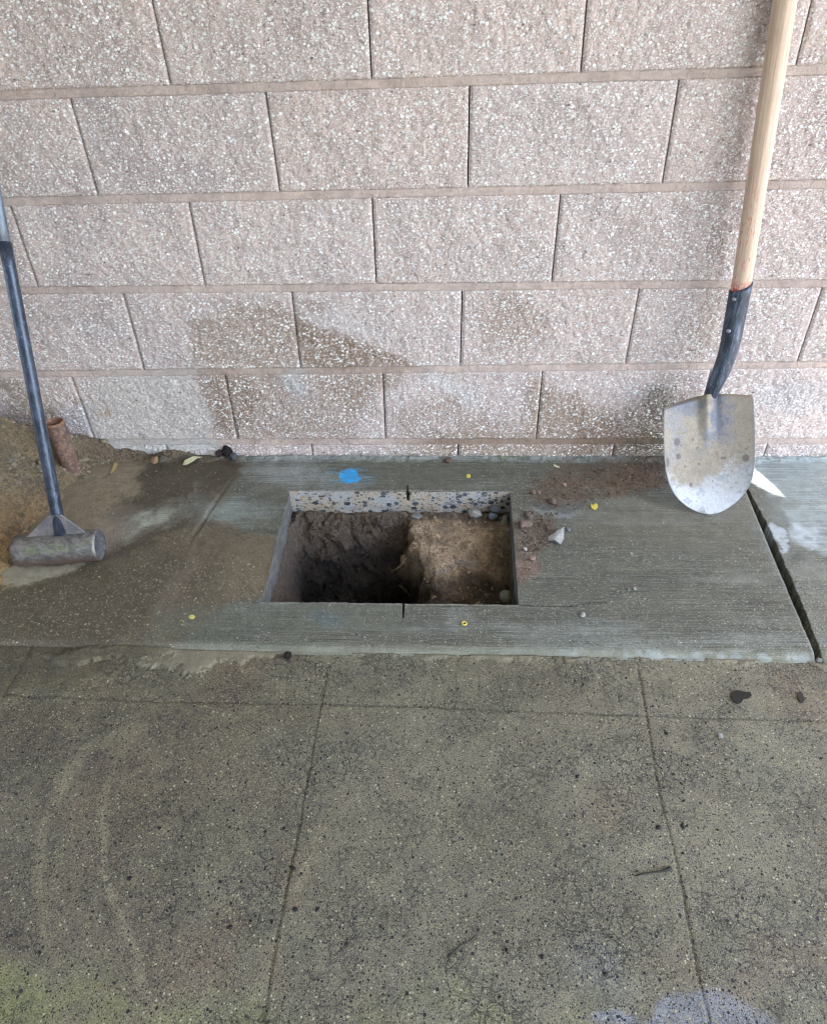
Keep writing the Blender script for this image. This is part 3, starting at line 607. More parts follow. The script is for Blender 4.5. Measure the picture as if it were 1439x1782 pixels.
# ------------------------------------------------------------------ the old pavement in front
def build_pavement():
    st = .0022
    xs = np.r_[-60, -20, -8, -3, -1.5, -1.2, np.arange(-1.1, 1.02, st), 1.1, 1.4, 3, 8, 20, 60]
    ys = np.r_[-.69, -.697, np.arange(-.702, -1.36, -st), -1.4, -1.6, -2.2, -4, -8, -20, -60]
    X, Y = np.meshgrid(xs, ys); vis = (X > -1.1) & (X < 1.02) & (Y > -1.37)
    P = np.stack([X, Y, np.full_like(X, -.006)], -1)
    L = Layers(P, lin(114, 107, 89), (.55, 1.4, 0), 12, 130); u, v = L.u, L.v
    Z = -.0085 + ((fbm(X, Y, 7, 3, 131) - .5) * .005 + (fbm(X, Y, 90, 3, 132) - .5) * .0013) * vis
    a = fbm(X, Y, 4.5, 5, 140); b = fbm(X, Y, 6.5, 5, 141); c = fbm(X, Y, 16, 5, 142)
    L.put(sstep(.42, .68, a) * .75, lin(96, 88, 72)); L.put(sstep(.45, .7, b) * .6, lin(108, 105, 86)); L.mul(sstep(.5, .72, c) * .45, (.78, .77, .73))
    L.put(sstep(.58, .74, fbm(X, Y, 9, 4, 143)) * .4, lin(112, 86, 70))
    L.put(L.poly([(-300, 1100), (500, 1150), (420, 1300), (330, 1500), (300, 1900), (-300, 1900)], 90, .55), lin(104, 92, 74))
    L.put(L.poly([(560, 1150), (1500, 1150), (1500, 1900), (700, 1900), (620, 1500)], 120, .28), lin(118, 116, 100))
    L.mul(L.poly([(-100, 1100), (180, 1105), (120, 1200), (40, 1260), (-100, 1300)], 40, .5), (.75, .74, .7))
    # pale scuffs and dark damp
    for pts, w, s_ in ((((250, 1262), (195, 1280), (150, 1308), (115, 1345), (92, 1390), (76, 1440), (69, 1500), (70, 1570), (78, 1640)), 9, .6), (((225, 1285), (200, 1325), (185, 1370), (178, 1420), (180, 1480), (192, 1540), (212, 1600), (235, 1650), (250, 1720)), 8, .6), (((560, 1440), (490, 1610), (440, 1750)), 14, .3)):
        d = sdline(L.u * .7 + L.uu * .3, L.v, pts); L.put(sstep(w * 1.7, w * .2, d) * (.55 + .45 * sstep(.35, .6, c)) * s_ * 1.4, lin(140, 130, 104))
    for a_ in ((60, 1290, 130, 60, 0, .4), (230, 1220, 160, 45, -10, .4), (320, 1440, 90, 60, 20, .35), (30, 1540, 50, 60, 0, .5), (800, 1420, 130, 50, 20, .3), (1110, 1640, 120, 80, 0, .35), (860, 1650, 160, 70, 10, .25), (480, 1510, 30, 18, 0, .5), (1300, 1500, 120, 90, 0, .25), (200, 1420, 60, 40, 0, .3)):
        L.mul(L.blob(*a_, .8), (.72, .7, .66))
    for a_ in ((1050, 1330, 90, 30, 5, .35), (520, 1310, 90, 40, 0, .3), (1340, 1310, 90, 50, 0, .3), (780, 1740, 60, 50, 0, .3), (1320, 1440, 60, 90, 0, .25), (700, 1350, 60, 60, 0, .25)):
        L.put(L.blob(*a_, .8), lin(134, 132, 112))
    # slurry washed over the joint with the slab
    sl_ = L.poly([(80, 1140), (180, 1125), (300, 1108), (470, 1116), (720, 1128), (1000, 1136), (1460, 1146), (1460, 1154), (1050, 1146), (850, 1144), (720, 1140), (520, 1135), (440, 1140), (350, 1165), (280, 1172), (200, 1150), (120, 1160)], 5, .85)
    L.put(sl_, lin(136, 128, 106), (.6, .15, 0)); Z += sl_ * (.0045 + .004 * sstep(420, 250, u))
    m2 = L.poly([(-300, 1080), (300, 1100), (280, 1150), (150, 1200), (-300, 1230)], 16, .7); L.put(m2 * 1.2, lin(92, 83, 62), (.5, .6, 0)); Z += m2 * .009
    L.mul(sstep(6, 1, np.abs(v - (1134 + (u - 450) * .0135) - L.n1 * 6)) * sstep(480, 700, u) * .55, (.5, .48, .42))
    # tooled lines
    def score(pts, w, st_, d=.0016):
        q = [onG(*p)[:2] for p in pts]; dd = sdline(X + L.n1 * .003, Y + L.n2 * .003, q) + np.abs(L.n3) * .0012
        m = sstep(w, w * .3, dd) * (.75 + .25 * sstep(.35, .6, fbm(X, Y, 18, 3, 150)))
        L.mul(m * st_ * .9, (.42, .41, .37)); return m * d * vis
    Z -= score([(0, 1206), (300, 1216), (700, 1224), (1100, 1240), (1439, 1250)], .0036, .75)
    Z -= score([(572, 1150), (545, 1290), (520, 1430), (485, 1600), (455, 1782), (440, 1900)], .0034, .7)
    Z -= score([(1112, 1160), (1130, 1260), (1150, 1380), (1180, 1500), (1215, 1680), (1238, 1782), (1260, 1900)], .0034, .75)
    Z -= score([(58, 1120), (30, 1170), (4, 1210)], .004, .5)
    for k, uu in enumerate((752, 792, 832, 870, 905, 942, 975, 1012, 1050, 1080)): Z -= score([(uu, 1158 + 5 * (k % 3)), (uu + 2, 1222 - 8 * (k % 2))], .0022, .4, .0006)
    for pts in (((105, 1345), (140, 1350)), ((65, 1398), (98, 1412)), ((1065, 1452), (1100, 1468)), ((985, 1450), (1004, 1460)), ((780, 1664), (800, 1640), (830, 1630)), ((1040, 1310), (1050, 1285)), ((555, 1392), (580, 1402)), ((645, 1457), (700, 1455)), ((1000, 1168), (1030, 1182)), ((940, 1188), (956, 1192)), ((905, 1280), (930, 1270))): Z -= score(pts, .0024, .7, .0006)
    for pts, w in ((((0, 1700), (40, 1640), (70, 1660), (120, 1620)), .0016), (((860, 1640), (880, 1600), (900, 1610), (940, 1580)), .0014)): Z -= score(pts, w, .5, .0004)
    # yellow-green growth and pale paint ghost along the bottom of the view
    gm = sstep(1690, 1770, v + (fbm(X, Y, 16, 4, 160) - .5) * 190 - np.clip(u - 150, 0, 600) * .05) * sstep(1150, 900, u) * (.35 + .65 * sstep(.35, .6, fbm(X, Y, 50, 4, 161)))
    L.put(gm * .42, lin(136, 138, 84)); L.put(L.poly([(-100, 1650), (60, 1700), (60, 1800), (-100, 1800)], 30, .4), lin(140, 144, 78))
    L.put(L.poly([(1090, 1800), (1150, 1745), (1215, 1715), (1260, 1715), (1290, 1745), (1370, 1800), (1400, 1900), (1080, 1900)], 9, .5), lin(132, 138, 154)); L.put(L.blob(1045, 1690, 40, 60, -30, .15, .7), lin(146, 152, 166)); L.put(L.blob(1060, 1775, 35, 12, 0, .4), lin(150, 158, 190))
    L.put(L.blob(622, 1168, 10, 12, 0, .5, .4), lin(128, 120, 106), (None, .2, 0))
    P[..., 2] = Z; P[:2, :, 2] = -.02
    P[-8:, :, 2] = -.0085
    o = gridmesh('pavement', P, M['pave'], None, L.c, L.f, flip=True); tag(o, kind='structure')
    g = gridmesh('ground', np.array([[[-60, .03, -.02], [60, .03, -.02]], [[-60, 60, -.02], [60, 60, -.02]]]), M['soil'], None, np.ones((4, 3)) * lin(120, 110, 90), np.tile([.9, 0, 0], (4, 1))); tag(g, kind='structure')
build_pavement()

# ------------------------------------------------------------------ soil inside the hole
def soil_height(X, Y):
    wob = (fbm(X, Y, 14, 3, 170) - .5)
    div = -.018 + .03 * sstep(-.2, -.5, Y) + wob * .11            # where the deep pit meets the heap
    right = sstep(div - .03, div + .012, X)
    hr = -.070 - .05 * sstep(-.19, -.5, Y) - .03 * sstep(-.4, -.6, Y) + .042 * np.exp(-((X - .08) / .07) ** 2 - ((Y + .31) / .09) ** 2) - .03 * sstep(.12, .22, X) * sstep(-.25, -.4, Y) + (fbm(X, Y, 18, 4, 171) - .5) * .03 + (fbm(X, Y, 70, 4, 172) - .5) * .012
    hb = -.066 - .17 * sstep(-.160 + wob * .03, -.315 + wob * .06, Y) - .07 * sstep(-.25, -.40, Y) * sstep(-.24, -.06, X)
    lf = sstep(XL(Y) - .004, XL(Y) + .04 + wob * .04, X)
    hl = np.maximum(hb, -.33) * lf + (-.075) * (1 - lf) + (fbm(X, Y, 22, 4, 173) - .5) * .055 + (fbm(X, Y, 80, 4, 174) - .5) * .022
    return hl * (1 - right) + hr * right, right
def build_soil():
    xs = np.arange(-.37, .28, .0019); ys = np.r_[np.arange(-.135, -.29, -.0009), np.arange(-.29, -.62, -.002)]
    X, Y = np.meshgrid(xs, ys); Z, right = soil_height(X, Y)
    Z = np.minimum(Z, -.062 - .01 * fbm(X, Y, 40, 2, 175)); out = (Y > YB - .002) | (Y < YF) | (X < XL(Y)) | (X > XR(Y)); Z = np.where(out, np.clip(Z, -.10, -.066), Z)
    # push sideways so that steep faces break up
    gx, gy = (fbm(X * 1., Z, 34, 4, 176, z=Y) - .5) * .03, (fbm(X, Z, 26, 5, 177, z=Y * .3, g=.66) - .5) * .062
    ex = sstep(.0, .02, np.minimum(np.minimum(X - XL(Y), XR(Y) - X), YB - Y))
    P = np.stack([X + gx * ex, Y + gy * ex, Z], -1)
    c = fbm(X, Z, 26, 4, 178, z=Y); d = fbm(X, Y, 14, 4, 179)
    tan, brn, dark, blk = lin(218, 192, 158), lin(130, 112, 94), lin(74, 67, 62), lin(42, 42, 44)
    C_ = np.ones(P.shape) * tan; F_ = np.ones(P.shape) * np.array([.9, .5, 0])
    def put(m, col, r=None):
        nonlocal C_
        m = np.clip(m, 0, 1)[..., None]; C_ = C_ * (1 - m) + col * m
        if r is not None: F_[..., 0] = F_[..., 0] * (1 - m[..., 0]) + r * m[..., 0]
    u, v = pix(P); uu = u + (c - .5) * 60; vv = v + (d - .5) * 50
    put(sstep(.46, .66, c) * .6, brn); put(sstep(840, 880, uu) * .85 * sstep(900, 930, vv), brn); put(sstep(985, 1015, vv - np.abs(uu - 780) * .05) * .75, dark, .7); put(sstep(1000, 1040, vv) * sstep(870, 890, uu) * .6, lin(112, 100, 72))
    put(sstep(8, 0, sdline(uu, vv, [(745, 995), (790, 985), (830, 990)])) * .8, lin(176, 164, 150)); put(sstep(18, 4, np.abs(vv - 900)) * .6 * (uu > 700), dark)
    L_ = 1 - right
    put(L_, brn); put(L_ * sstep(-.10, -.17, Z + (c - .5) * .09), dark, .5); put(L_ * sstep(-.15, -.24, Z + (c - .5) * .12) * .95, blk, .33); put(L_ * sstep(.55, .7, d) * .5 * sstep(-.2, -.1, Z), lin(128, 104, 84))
    put(L_ * sstep(.6, .72, fbm(X, Z, 60, 4, 180)) * .3, lin(96, 86, 76))
    put(sstep(532, 505, u) * .7 * L_, lin(128, 114, 100), .8)
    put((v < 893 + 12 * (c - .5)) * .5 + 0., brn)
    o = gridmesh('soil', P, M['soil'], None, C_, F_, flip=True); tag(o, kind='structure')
    # crumbs and small stones lying in the hole
    pts, sz, cl = [], [], []
    for i in range(2600):
        x = rng.uniform(-.31, .225); y = rng.uniform(-.56, -.175); z, r = soil_height(np.array([x]), np.array([y])); z = float(min(z[0], -.066)); r = float(r[0])
        if r < .5 and rng.random() < .55: continue
        s = .001 + .0038 * rng.random() ** 4; pts.append((x, y, z)); sz.append(s)
        k = rng.random(); cl.append((lin(190, 164, 132) if r > .5 else lin(90, 80, 72)) * (.6 + .5 * k) if rng.random() < .96 else lin(176, 160, 140) * (.6 if r < .5 else 1))
    tag(scatter('gravel', np.array(pts), sz, cl, M['rock']), 'soil crumbs and fine stones lying in the dug hole', 'gravel', kind='stuff')
build_soil()

# ------------------------------------------------------------------ dirt heap in the left corner
PILE = [onG(*p)[:2] for p in [(-10, 1040), (14, 1006), (24, 975), (40, 950), (72, 900), (105, 880), (112, 850), (140, 832), (165, 812), (250, 803), (330, 797), (405, 793)]]
PILE = [tuple(p) for p in PILE] + [(-.42, .02), (-2.2, .02), (-2.2, -.62), (-1.2, -.60)]
def pile_height(x, y):
    d = sdpoly(x + (fbm(x, y, 20, 3, 190) - .5) * .05, y + (fbm(x, y, 20, 3, 191) - .5) * .04, PILE)
    dd = np.maximum(d, 0); w = sstep(-.80, -.96, x)
    h = .008 * sstep(0, .012, dd) + dd * (.13 + 1.2 * w) ; h = np.minimum(h, .30 - .0 * x)
    h = h + dd * .0 + sstep(.0, .02, dd) * ((fbm(x, y, 16, 4, 192) - .5) * (.008 + .03 * w) + (fbm(x, y, 90, 4, 193, g=.6) - .5) * .011)
    # drifts against the wall foot
    h = h + sstep(-.06, -.005, y) * sstep(-.5, -.55, x) * (.004 + .012 * sstep(.4, .7, fbm(x, y, 30, 3, 194)) + .03 * w)
    return np.where(d > 0, h, -.01)
def build_pile():
    xs = np.r_[np.linspace(-2.3, -1.45, 40), np.arange(-1.44, -.40, .0024)]; ys = np.arange(.0, -.66, -.0024)
    X, Y = np.meshgrid(xs, ys); Z = pile_height(X, Y)
    P = np.stack([X, Y, Z], -1); u, v = pix(P); a = fbm(X, Y, 12, 4, 195); b = fbm(X, Y, 50, 4, 196)
    C_ = np.ones(P.shape) * lin(200, 164, 112)
    def put(m, col):
        nonlocal C_
        m = np.clip(m, 0, 1)[..., None]; C_ = C_ * (1 - m) + col * m
    put(sstep(.4, .62, a) * .6, lin(160, 140, 114)); put(sstep(905, 840, v + (a - .5) * 90) * .75, lin(150, 136, 112)); put(sstep(.55, .7, b) * .5, lin(122, 108, 90)); put(sstep(.3, .1, b), lin(200, 178, 148)); put(sstep(120, 170, u) * .7, lin(124, 106, 88))
    put(sstep(60, 20, np.abs(v - 900 + (a - .5) * 40)) * sstep(90, 30, u) * .4, lin(170, 138, 98))
    o = gridmesh('dirt_mound', P, M['soil'], (Z[:-1, :-1] > -.009) | (Z[1:, 1:] > -.009) | (Z[:-1, 1:] > -.009) | (Z[1:, :-1] > -.009), C_, np.ones(P.shape) * np.array([.9, .5, 0]), flip=True)
    tag(o, 'brown heap of dug dirt banked into the corner behind the tamper', 'dirt heap')
    pts, sz, cl = [], [], []
    X_ = rng.uniform(-1.5, -.42, 9000); Y_ = rng.uniform(-.62, -.004, 9000); H = pile_height(X_, Y_); dpl = sdpoly(X_, Y_, PILE)
    for x, y, h, d in zip(X_, Y_, H, dpl):
        if d < -.02 or (h < 0 and rng.random() > .06): continue
        if math.hypot(x + .933, y + .098) < .024: continue
        s = .0012 + .010 * rng.random() ** 6 if x < -.8 else .001 + .005 * rng.random() ** 5
        uu, vv = pix(np.array([x, y, h])); upper = vv < 860
        if upper and x < -.85 and rng.random() < .1: s = rng.uniform(.004, .009)
        base = lin(184, 168, 142) if upper else lin(190, 164, 128)
        pts.append((x, y, max(h, 0))); sz.append(s); cl.append(base * (.45 + .5 * rng.random()))
        if x < -.8 and rng.random() < .05: cl[-1] = lin(150, 142, 124) * (.7 + .4 * rng.random())
    tag(scatter('gravel', np.array(pts), sz, cl, M['rock'], .65, .35), 'clods and pebbles strewn over the dirt heap and along the wall foot', 'gravel', kind='stuff')
    # loose grit on the slab: mostly at the right rim of the hole and on the muddy left
    pts, sz, cl = [], [], []
    zones = [([(925, 835), (1150, 795), (1170, 840), (1090, 862), (960, 885)], 900, .0006, .0036, (122, 100, 82)), ([(1065, 818), (1150, 818), (1125, 850), (1080, 855)], 330, .0006, .002, (176, 146, 118)),
             ([(905, 975), (935, 975), (930, 1005), (905, 1015)], 190, .0006, .0022, (178, 148, 126)), ([(900, 890), (970, 890), (950, 960), (905, 970)], 420, .0006, .0036, (128, 108, 92)),
             ([(10, 1040), (200, 985), (460, 960), (440, 1045), (300, 1100), (20, 1110)], 1300, .0005, .0024, (176, 162, 136)), ([(140, 830), (400, 800), (360, 900), (200, 960), (140, 900)], 600, .0005, .0026, (150, 134, 112)),
             ([(700, 1060), (1380, 1060), (1400, 1130), (700, 1120)], 70, .0005, .0016, (190, 190, 176)), ([(420, 1055), (700, 1055), (700, 1110), (420, 1110)], 120, .0005, .0016, (190, 186, 170)), ([(920, 890), (1240, 900), (1340, 1050), (920, 1050)], 130, .0005, .002, (176, 174, 160))]
    for pg, cnt, lo, hi, col in zones:
        pg_ = np.array(pg, float); k = 0
        while k < cnt:
            q = rng.uniform(pg_.min(0), pg_.max(0))
            if sdpoly(np.array([q[0]]), np.array([q[1]]), pg)[0] < 0: continue
            p = onG(q[0], q[1], 0.); p[2] = sz_(p[0], p[1]); k += 1
            pts.append(p); sz.append(lo + (hi - lo) * rng.random() ** 3); cl.append(lin(*col) * (.5 + .7 * rng.random()))
    tag(scatter('grit', np.array(pts), sz, cl, M['rock'], .7, .2), 'loose sandy grit scattered on the concrete around the hole', 'grit', kind='stuff')
build_pile()

# ------------------------------------------------------------------ rusty pipe
pb = np.array([-.925, -.0979, 0.003])
rp = empty('rusty_pipe', pb, 'short open rusted iron pipe standing upright in the dirt by the wall', 'pipe')
lathe_axis('pipe_wall', pb + [0, 0, -.03], pb + [.0, 0, .155], [(0, .0240), (.05, .0241), (.1, .0238), (.14, .0239), (.188, .0240)], M['rust'], rp, pb, 40, .008)

lathe_axis('pipe_rim', pb + [0, 0, -.03], pb + [.0, 0, .155], [(.187, .0242), (.1915, .0238), (.194, .0228), (.194, .0206), (.191, .0198), (.12, .0196), (.0, .0196)], m_paint('bright_rust', lin(150, 112, 88), lin(120, 84, 68), lin(82, 60, 50), 90, (.4, .62), .85, 0., 1., .0006), rp, pb, 40, .012)

# ------------------------------------------------------------------ tamper
def build_tamper():
    A = np.array([-.884, -.455, .0375]); B = np.array([-.703, -.432, .0375]); ax = (B - A) / np.linalg.norm(B - A); R = .0365; ln = np.linalg.norm(B - A)
    mid = (A + B) / 2; root = empty('tamper', (mid[0], mid[1], 0), 'steel hand tamper with a round drum head leaning on the wall at the left', 'tamper'); off = (mid[0], mid[1], 0)
    prof = [(0, .0), (0.0, R * .6), (.0, R - .004), (.0015, R - .0015), (.005, R)] + [(ln * k / 14, R * (1 + random.uniform(-.006, .006))) for k in range(1, 14)] + [(ln - .005, R), (ln - .0015, R - .001), (ln, R - .004)]
    hd = lathe_axis('drum_head', A, B, prof, M['head'], root, off, 64, .004)
    lathe_axis('end_cap', A, B, [(ln - .001, R - .003), (ln - .003, R - .006), (ln - .0035, R * .4), (ln - .0035, .0)], m_paint('rough_cut_steel', lin(74, 74, 78), lin(118, 118, 120), lin(50, 42, 38), 60, (.42, .62), .55, .3, 1., .0012), root, off, 64, .004)
    hb = onY(97, 905, -.438); ht = onY(8, 420, -.25); d = (ht - hb) / np.linalg.norm(ht - hb)
    base = mid + np.array([0, 0, R - .006]); base = np.array([hb[0] - d[0] * .03, -.440, .074])
    top = ht + d * .0
    def loc_tube(name, p, q, r0, r1, mat, sq=0., n=20, seg=12):
        p = Vector(p); q = Vector(q); L_ = (q - p).length
        o = tube(name, [(0, 0, L_ * k / seg) for k in range(seg + 1)], [r0 + (r1 - r0) * k / seg for k in range(seg + 1)], mat, root, n, True, sq=sq)
        o.location = p - Vector(off); o.rotation_euler = (q - p).to_track_quat('Z', 'Y').to_euler(); return o
    sleeve = loc_tube('handle_sleeve', base, top, .0124, .0116, M['bluesteel'], .18, 24)
    end = top + d * (-.012 - top[1]) / d[1]
    loc_tube('upper_pipe', top - d * .02, end, .0105, .0105, M['greypipe'])
    # plate gusset: triangle standing on the drum
    t = Vector(d); a_ = Vector(ax); n_ = a_.cross(t).normalized(); c0 = Vector(mid) + Vector((-.0, 0, 0))
    foot = Vector(base) ; zf = R * .80
    bl, br_ = Vector(A) + a_ * .024 + Vector((0, .002, zf)), Vector(B) - a_ * .016 + Vector((0, .002, zf)); apex = Vector(hb) + t * .012
    pts = [bl, br_, apex + a_ * .013, apex - a_ * .013]
    th = n_ * .003
    V = [Vector(p) - Vector(off) + th for p in pts] + [Vector(p) - Vector(off) - th for p in pts]
    me = bpy.data.meshes.new('gusset_plate'); me.from_pydata(V, [], [(0, 1, 2, 3), (7, 6, 5, 4), (0, 4, 5, 1), (1, 5, 6, 2), (2, 6, 7, 3), (3, 7, 4, 0)]); me.update()
    g = link('gusset_plate', me, M['gusset'], root, False); b = g.modifiers.new('bevel', 'BEVEL'); b.width = .001; b.segments = 2
    # weld bead along the drum
    path = [bl.lerp(br_, k / 40) + Vector((random.uniform(-.001, .001), -.004 + random.uniform(-.0007, .0007), .001 + random.uniform(-.001, .001))) for k in range(41)]
    tube('weld_bead', path, [.0028 + random.uniform(-.0008, .0008) for _ in path], M['gusset'], root, 8, True, off=off)
build_tamper()

# ------------------------------------------------------------------ shovel
def build_shovel():
    tip = onG(1235, 893, .002); neck = onY(1230, 683, -.118)
    off = (tip[0], tip[1], 0); root = empty('shovel', off, 'round point shovel with wooden handle and muddy blade leaning on the wall at the right', 'shovel')
    U = neck - tip; Lb = np.linalg.norm(U); U /= Lb
    camd = CAMP - (tip + neck) / 2; Wd = np.cross(U, -camd); Wd /= np.linalg.norm(Wd)
    Wd = Wd if Wd[0] > 0 else -Wd
    # turn the blade a little to the left as in the photo
    a = -.10; Nn = np.cross(Wd, U); Wd = Wd * math.cos(a) + Nn * math.sin(a); Nn = np.cross(Wd, U); Nn = Nn if Nn @ camd > 0 else -Nn
    s, t = np.meshgrid(np.linspace(-1, 1, 121), np.linspace(0, 1, 151))
    prof_t = np.array([0, .01, .03, .07, .13, .2, .3, .42, .55, .7, .96, 1.]); prof_w = np.array([.02, .17, .31, .49, .665, .80, .915, .98, 1., 1., .975, .935])
    hw = np.interp(t, prof_t, prof_w) * .0990
    # smooth profile
    tl = np.linspace(0, 1, 151); pw = np.interp(tl ** 1., prof_t, prof_w); pw2 = np.convolve(np.pad(pw, 3, 'edge'), np.ones(7) / 7, 'valid'); pw2[:6] = pw[:6]; hw = pw2[:, None] * .0990 * np.ones_like(s)
    top = Lb * (.985 - .055 * np.abs(s) ** 1.4 + .018 * s)         # shoulders fall away from the neck
    al = t * top
    dish = .026 * np.abs(s) ** 2.0 * sstep(.0, .35, t) * (1 - .25 * t) + .016 * (1 - t) ** 2
    crease = -.0 + .010 * np.exp(-(s / .10) ** 2) * sstep(.45, .95, t) - .004 * np.exp(-((np.abs(s) - .22) / .08) ** 2) * sstep(.5, .95, t)
    roll = -.012 * sstep(.965, 1., t) * sstep(.12, .3, np.abs(s))
    P = tip + U * al[..., None] + Wd * (s * hw)[..., None] + Nn * (dish - .020 * np.sin(t * math.pi) ** 1 * .6 + crease + roll)[..., None]
    L = Layers(P, lin(174, 162, 146), (.75, .5, 0.), 7, 210)
    # colour is worn steel under dried mud, sky reflection painted in low; noise in blade space
    nn = fbm(s * hw, al, 60, 4, 211); n2 = fbm(s * hw, al, 25, 4, 212); n4 = fbm(s * hw, al, 240, 3, 213)
    L.u, L.v = pix(P); L.uu = L.u + (nn - .5) * 50 + (n4 - .5) * 16; L.vv = L.v + (n2 - .5) * 40 + (n4 - .5) * 18
    L.put(sstep(.45, .65, nn) * .5, lin(160, 150, 136)); blue = lin(118, 126, 142); steel = lin(205, 208, 212)
    L.put(L.blob(1195, 706, 42, 16, -15, .75), blue, (.45, .3, .3)); L.put(L.blob(1248, 705, 14, 40, 5, .8), blue, (.4, .3, .4)); L.put(L.blob(1243, 748, 14, 20, 0, .5), lin(116, 128, 150), (.4, .3, .4)); L.put(L.blob(1172, 760, 14, 50, 0, .6), lin(156, 158, 164), (.5, .3, .2)); L.put(L.blob(1265, 735, 14, 40, 0, .6), lin(146, 142, 150), (.5, .3, .2))
    L.put(L.blob(1222, 760, 5, 22, 0, .7), lin(142, 150, 166), (.45, .3, .3)); L.put(L.blob(1222, 690, 9, 20, 0, .6), lin(150, 134, 106))
    bot = sstep(-10, 14, L.vv - np.interp(L.uu, [1140, 1165, 1190, 1215, 1240, 1265, 1300, 1320], [812, 822, 842, 846, 830, 812, 800, 796]))
    L.put(bot * (.72 + .25 * sstep(840, 870, L.v)), steel, (.34, .2, .35))  # bare steel, brightened to paint in the reflected sky
    L.put(bot * sstep(.55, .68, nn) * .4, lin(140, 148, 164), (.4, .3, .5))
    for c in ((1178, 769, 5, 7), (1180, 794, 4, 5), (1261, 797, 2.5, 2.5), (1256, 797, 2.2, 2.2), (1298, 797, 6, 6), (1160, 805, 4, 8), (1205, 765, 1.6, 1.6), (1192, 812, 2, 2), (1216, 807, 2, 2), (1202, 844, 2.6, 4), (1185, 775, 1.5, 2), (1213, 779, 1.8, 1.8)):
        d_ = np.hypot((L.u - c[0]) / c[2], (L.v - c[1]) / c[3]); L.put(sstep(1.3, .8, d_) * .75, lin(108, 98, 92))
    L.put(sstep(.74, .8, n4) * .6, lin(110, 96, 80)); L.put(sstep(.93, .985, np.abs(s)) * .6, lin(160, 162, 160), (.4, .3, .4)); L.put(sstep(.975, .99, t) * .6, lin(150, 128, 96))
    L.mul(sstep(882, 890, L.v) * sstep(.45, .6, nn) * .7, (.5, .5, .45))
    bl = gridmesh('blade', P - np.array(off), M['blade'], None, L.c, L.f, root); sm = bl.modifiers.new('thickness', 'SOLIDIFY'); sm.thickness = .0018; sm.offset = 0
    # socket: curves up out of the blade, then straight to the handle
    s0 = onY(1234, 712, -.128) - Nn * .016; s1 = onY(1240, 679, -.112)
    sock_top = onY(1289, 500, -.082); h_top = onY(1366, 0, -.036); hd = h_top - sock_top; hd /= np.linalg.norm(hd)
    mid1 = onY(1254, 648, -.110); mid2 = onY(1268, 608, -.100); mid3 = onY(1277, 563, -.091)
    ctrl = [Vector(s0), Vector(s1), Vector(mid1), Vector(mid2), Vector(mid3), Vector(sock_top)]
    path = []
    for i in range(len(ctrl) - 1):
        p0, p1, p2, p3 = ctrl[max(i - 1, 0)], ctrl[i], ctrl[i + 1], ctrl[min(i + 2, len(ctrl) - 1)]
        for k in range(8):
            q = k / 8; path.append(.5 * ((2 * p1) + (p2 - p0) * q + (2 * p0 - 5 * p1 + 4 * p2 - p3) * q * q + (3 * p1 - p0 - 3 * p2 + p3) * q ** 3))
    path.append(ctrl[-1]); m = len(path)
    rad = [np.interp(i / (m - 1), [0, .1, .25, .45, .7, 1], [.010, .0135, .0172, .0196, .0212, .0226]) for i in range(m)]
    sk = tube('socket', path, rad, M['socket'], root, 32, True, off=off)
    # slanted lip of the socket
    for v_ in sk.data.vertices[-32:]:
        v_.co += Vector(hd) * (.010 * ((v_.co.x + off[0]) - sock_top[0]) / .0226 + .002)
    for px in ((1271, 522), (1263, 578)):
        c0 = onY(px[0], px[1], -.1); k = min(path, key=lambda q: (pix(np.array(q))[1] - px[1]) ** 2); k = np.array(k); dr = CAMP - k; dr = dr / np.linalg.norm(dr) + np.array([-.55, 0, 0]); dr /= np.linalg.norm(dr)
        c1 = k + dr * .0195
        lathe_axis('rivet', c1, c1 + dr * .006, [(0, .0052), (.002, .0050), (.0036, .0038), (.0044, .0018), (.0046, 0)], M['rivet'], root, off, 20)
    # handle
    end = sock_top + hd * ((-.021 - sock_top[1]) / hd[1]); end = end + hd * .12; st_ = sock_top - hd * .03
    Lh = np.linalg.norm(end - st_); o = tube('handle', [(0, 0, Lh * k / 30) for k in range(31)], [np.interp(k / 30, [0, .03, .5, .96, 1], [.0196, .0196, .0205, .0205, .015]) for k in range(31)], M['wood'], root, 32)
    o.location = Vector(st_) - Vector(off); o.rotation_euler = Vector(hd).to_track_quat('Z', 'Y').to_euler()
build_shovel()

# ------------------------------------------------------------------ single small things
def pz(x, y): return -.0085 + (fbm(x, y, 7, 3, 131) - .5) * .005 + (fbm(x, y, 90, 3, 132) - .5) * .0013
def chip(name, outline, z0, thick, mat, label, cat, curl=.0, group=None):
    """thin irregular flake from a photo outline laid on the ground"""
    pts = [onG(u, v, z0) for u, v in outline]; c = np.mean(pts, 0)
    V = [tuple(np.array(p) - c + [0, 0, curl * ((i * 7) % 3) / 2]) for i, p in enumerate(pts)]
    V += [(x, y, z + thick) for x, y, z in V]; n = len(pts)
    F = [tuple(range(n))[::-1], tuple(range(n, 2 * n))] + [(i, (i + 1) % n, n + (i + 1) % n, n + i) for i in range(n)]
    me = bpy.data.meshes.new(name); me.from_pydata([tuple(v) for v in V], [], F); me.update()
    import bmesh
    bm = bmesh.new(); bm.from_mesh(me); bmesh.ops.recalc_face_normals(bm, faces=bm.faces); bm.to_mesh(me); bm.free()
    o = link(name, me, mat, smooth=False); o.location = c; tag(o, label, cat, group); return o
stone('stone', 781, 803, .0095, lin(122, 98, 84), 'brown stone at the wall foot above the centre of the hole', 'stone', z=.0, seed=3)
stone('stone', 398, 778, .0145, lin(40, 34, 32), 'dark wet lump against the wall foot right of the leaf', 'stone', P=onY(396, 794, -.014), seed=4, flat=1., stretch=1.)
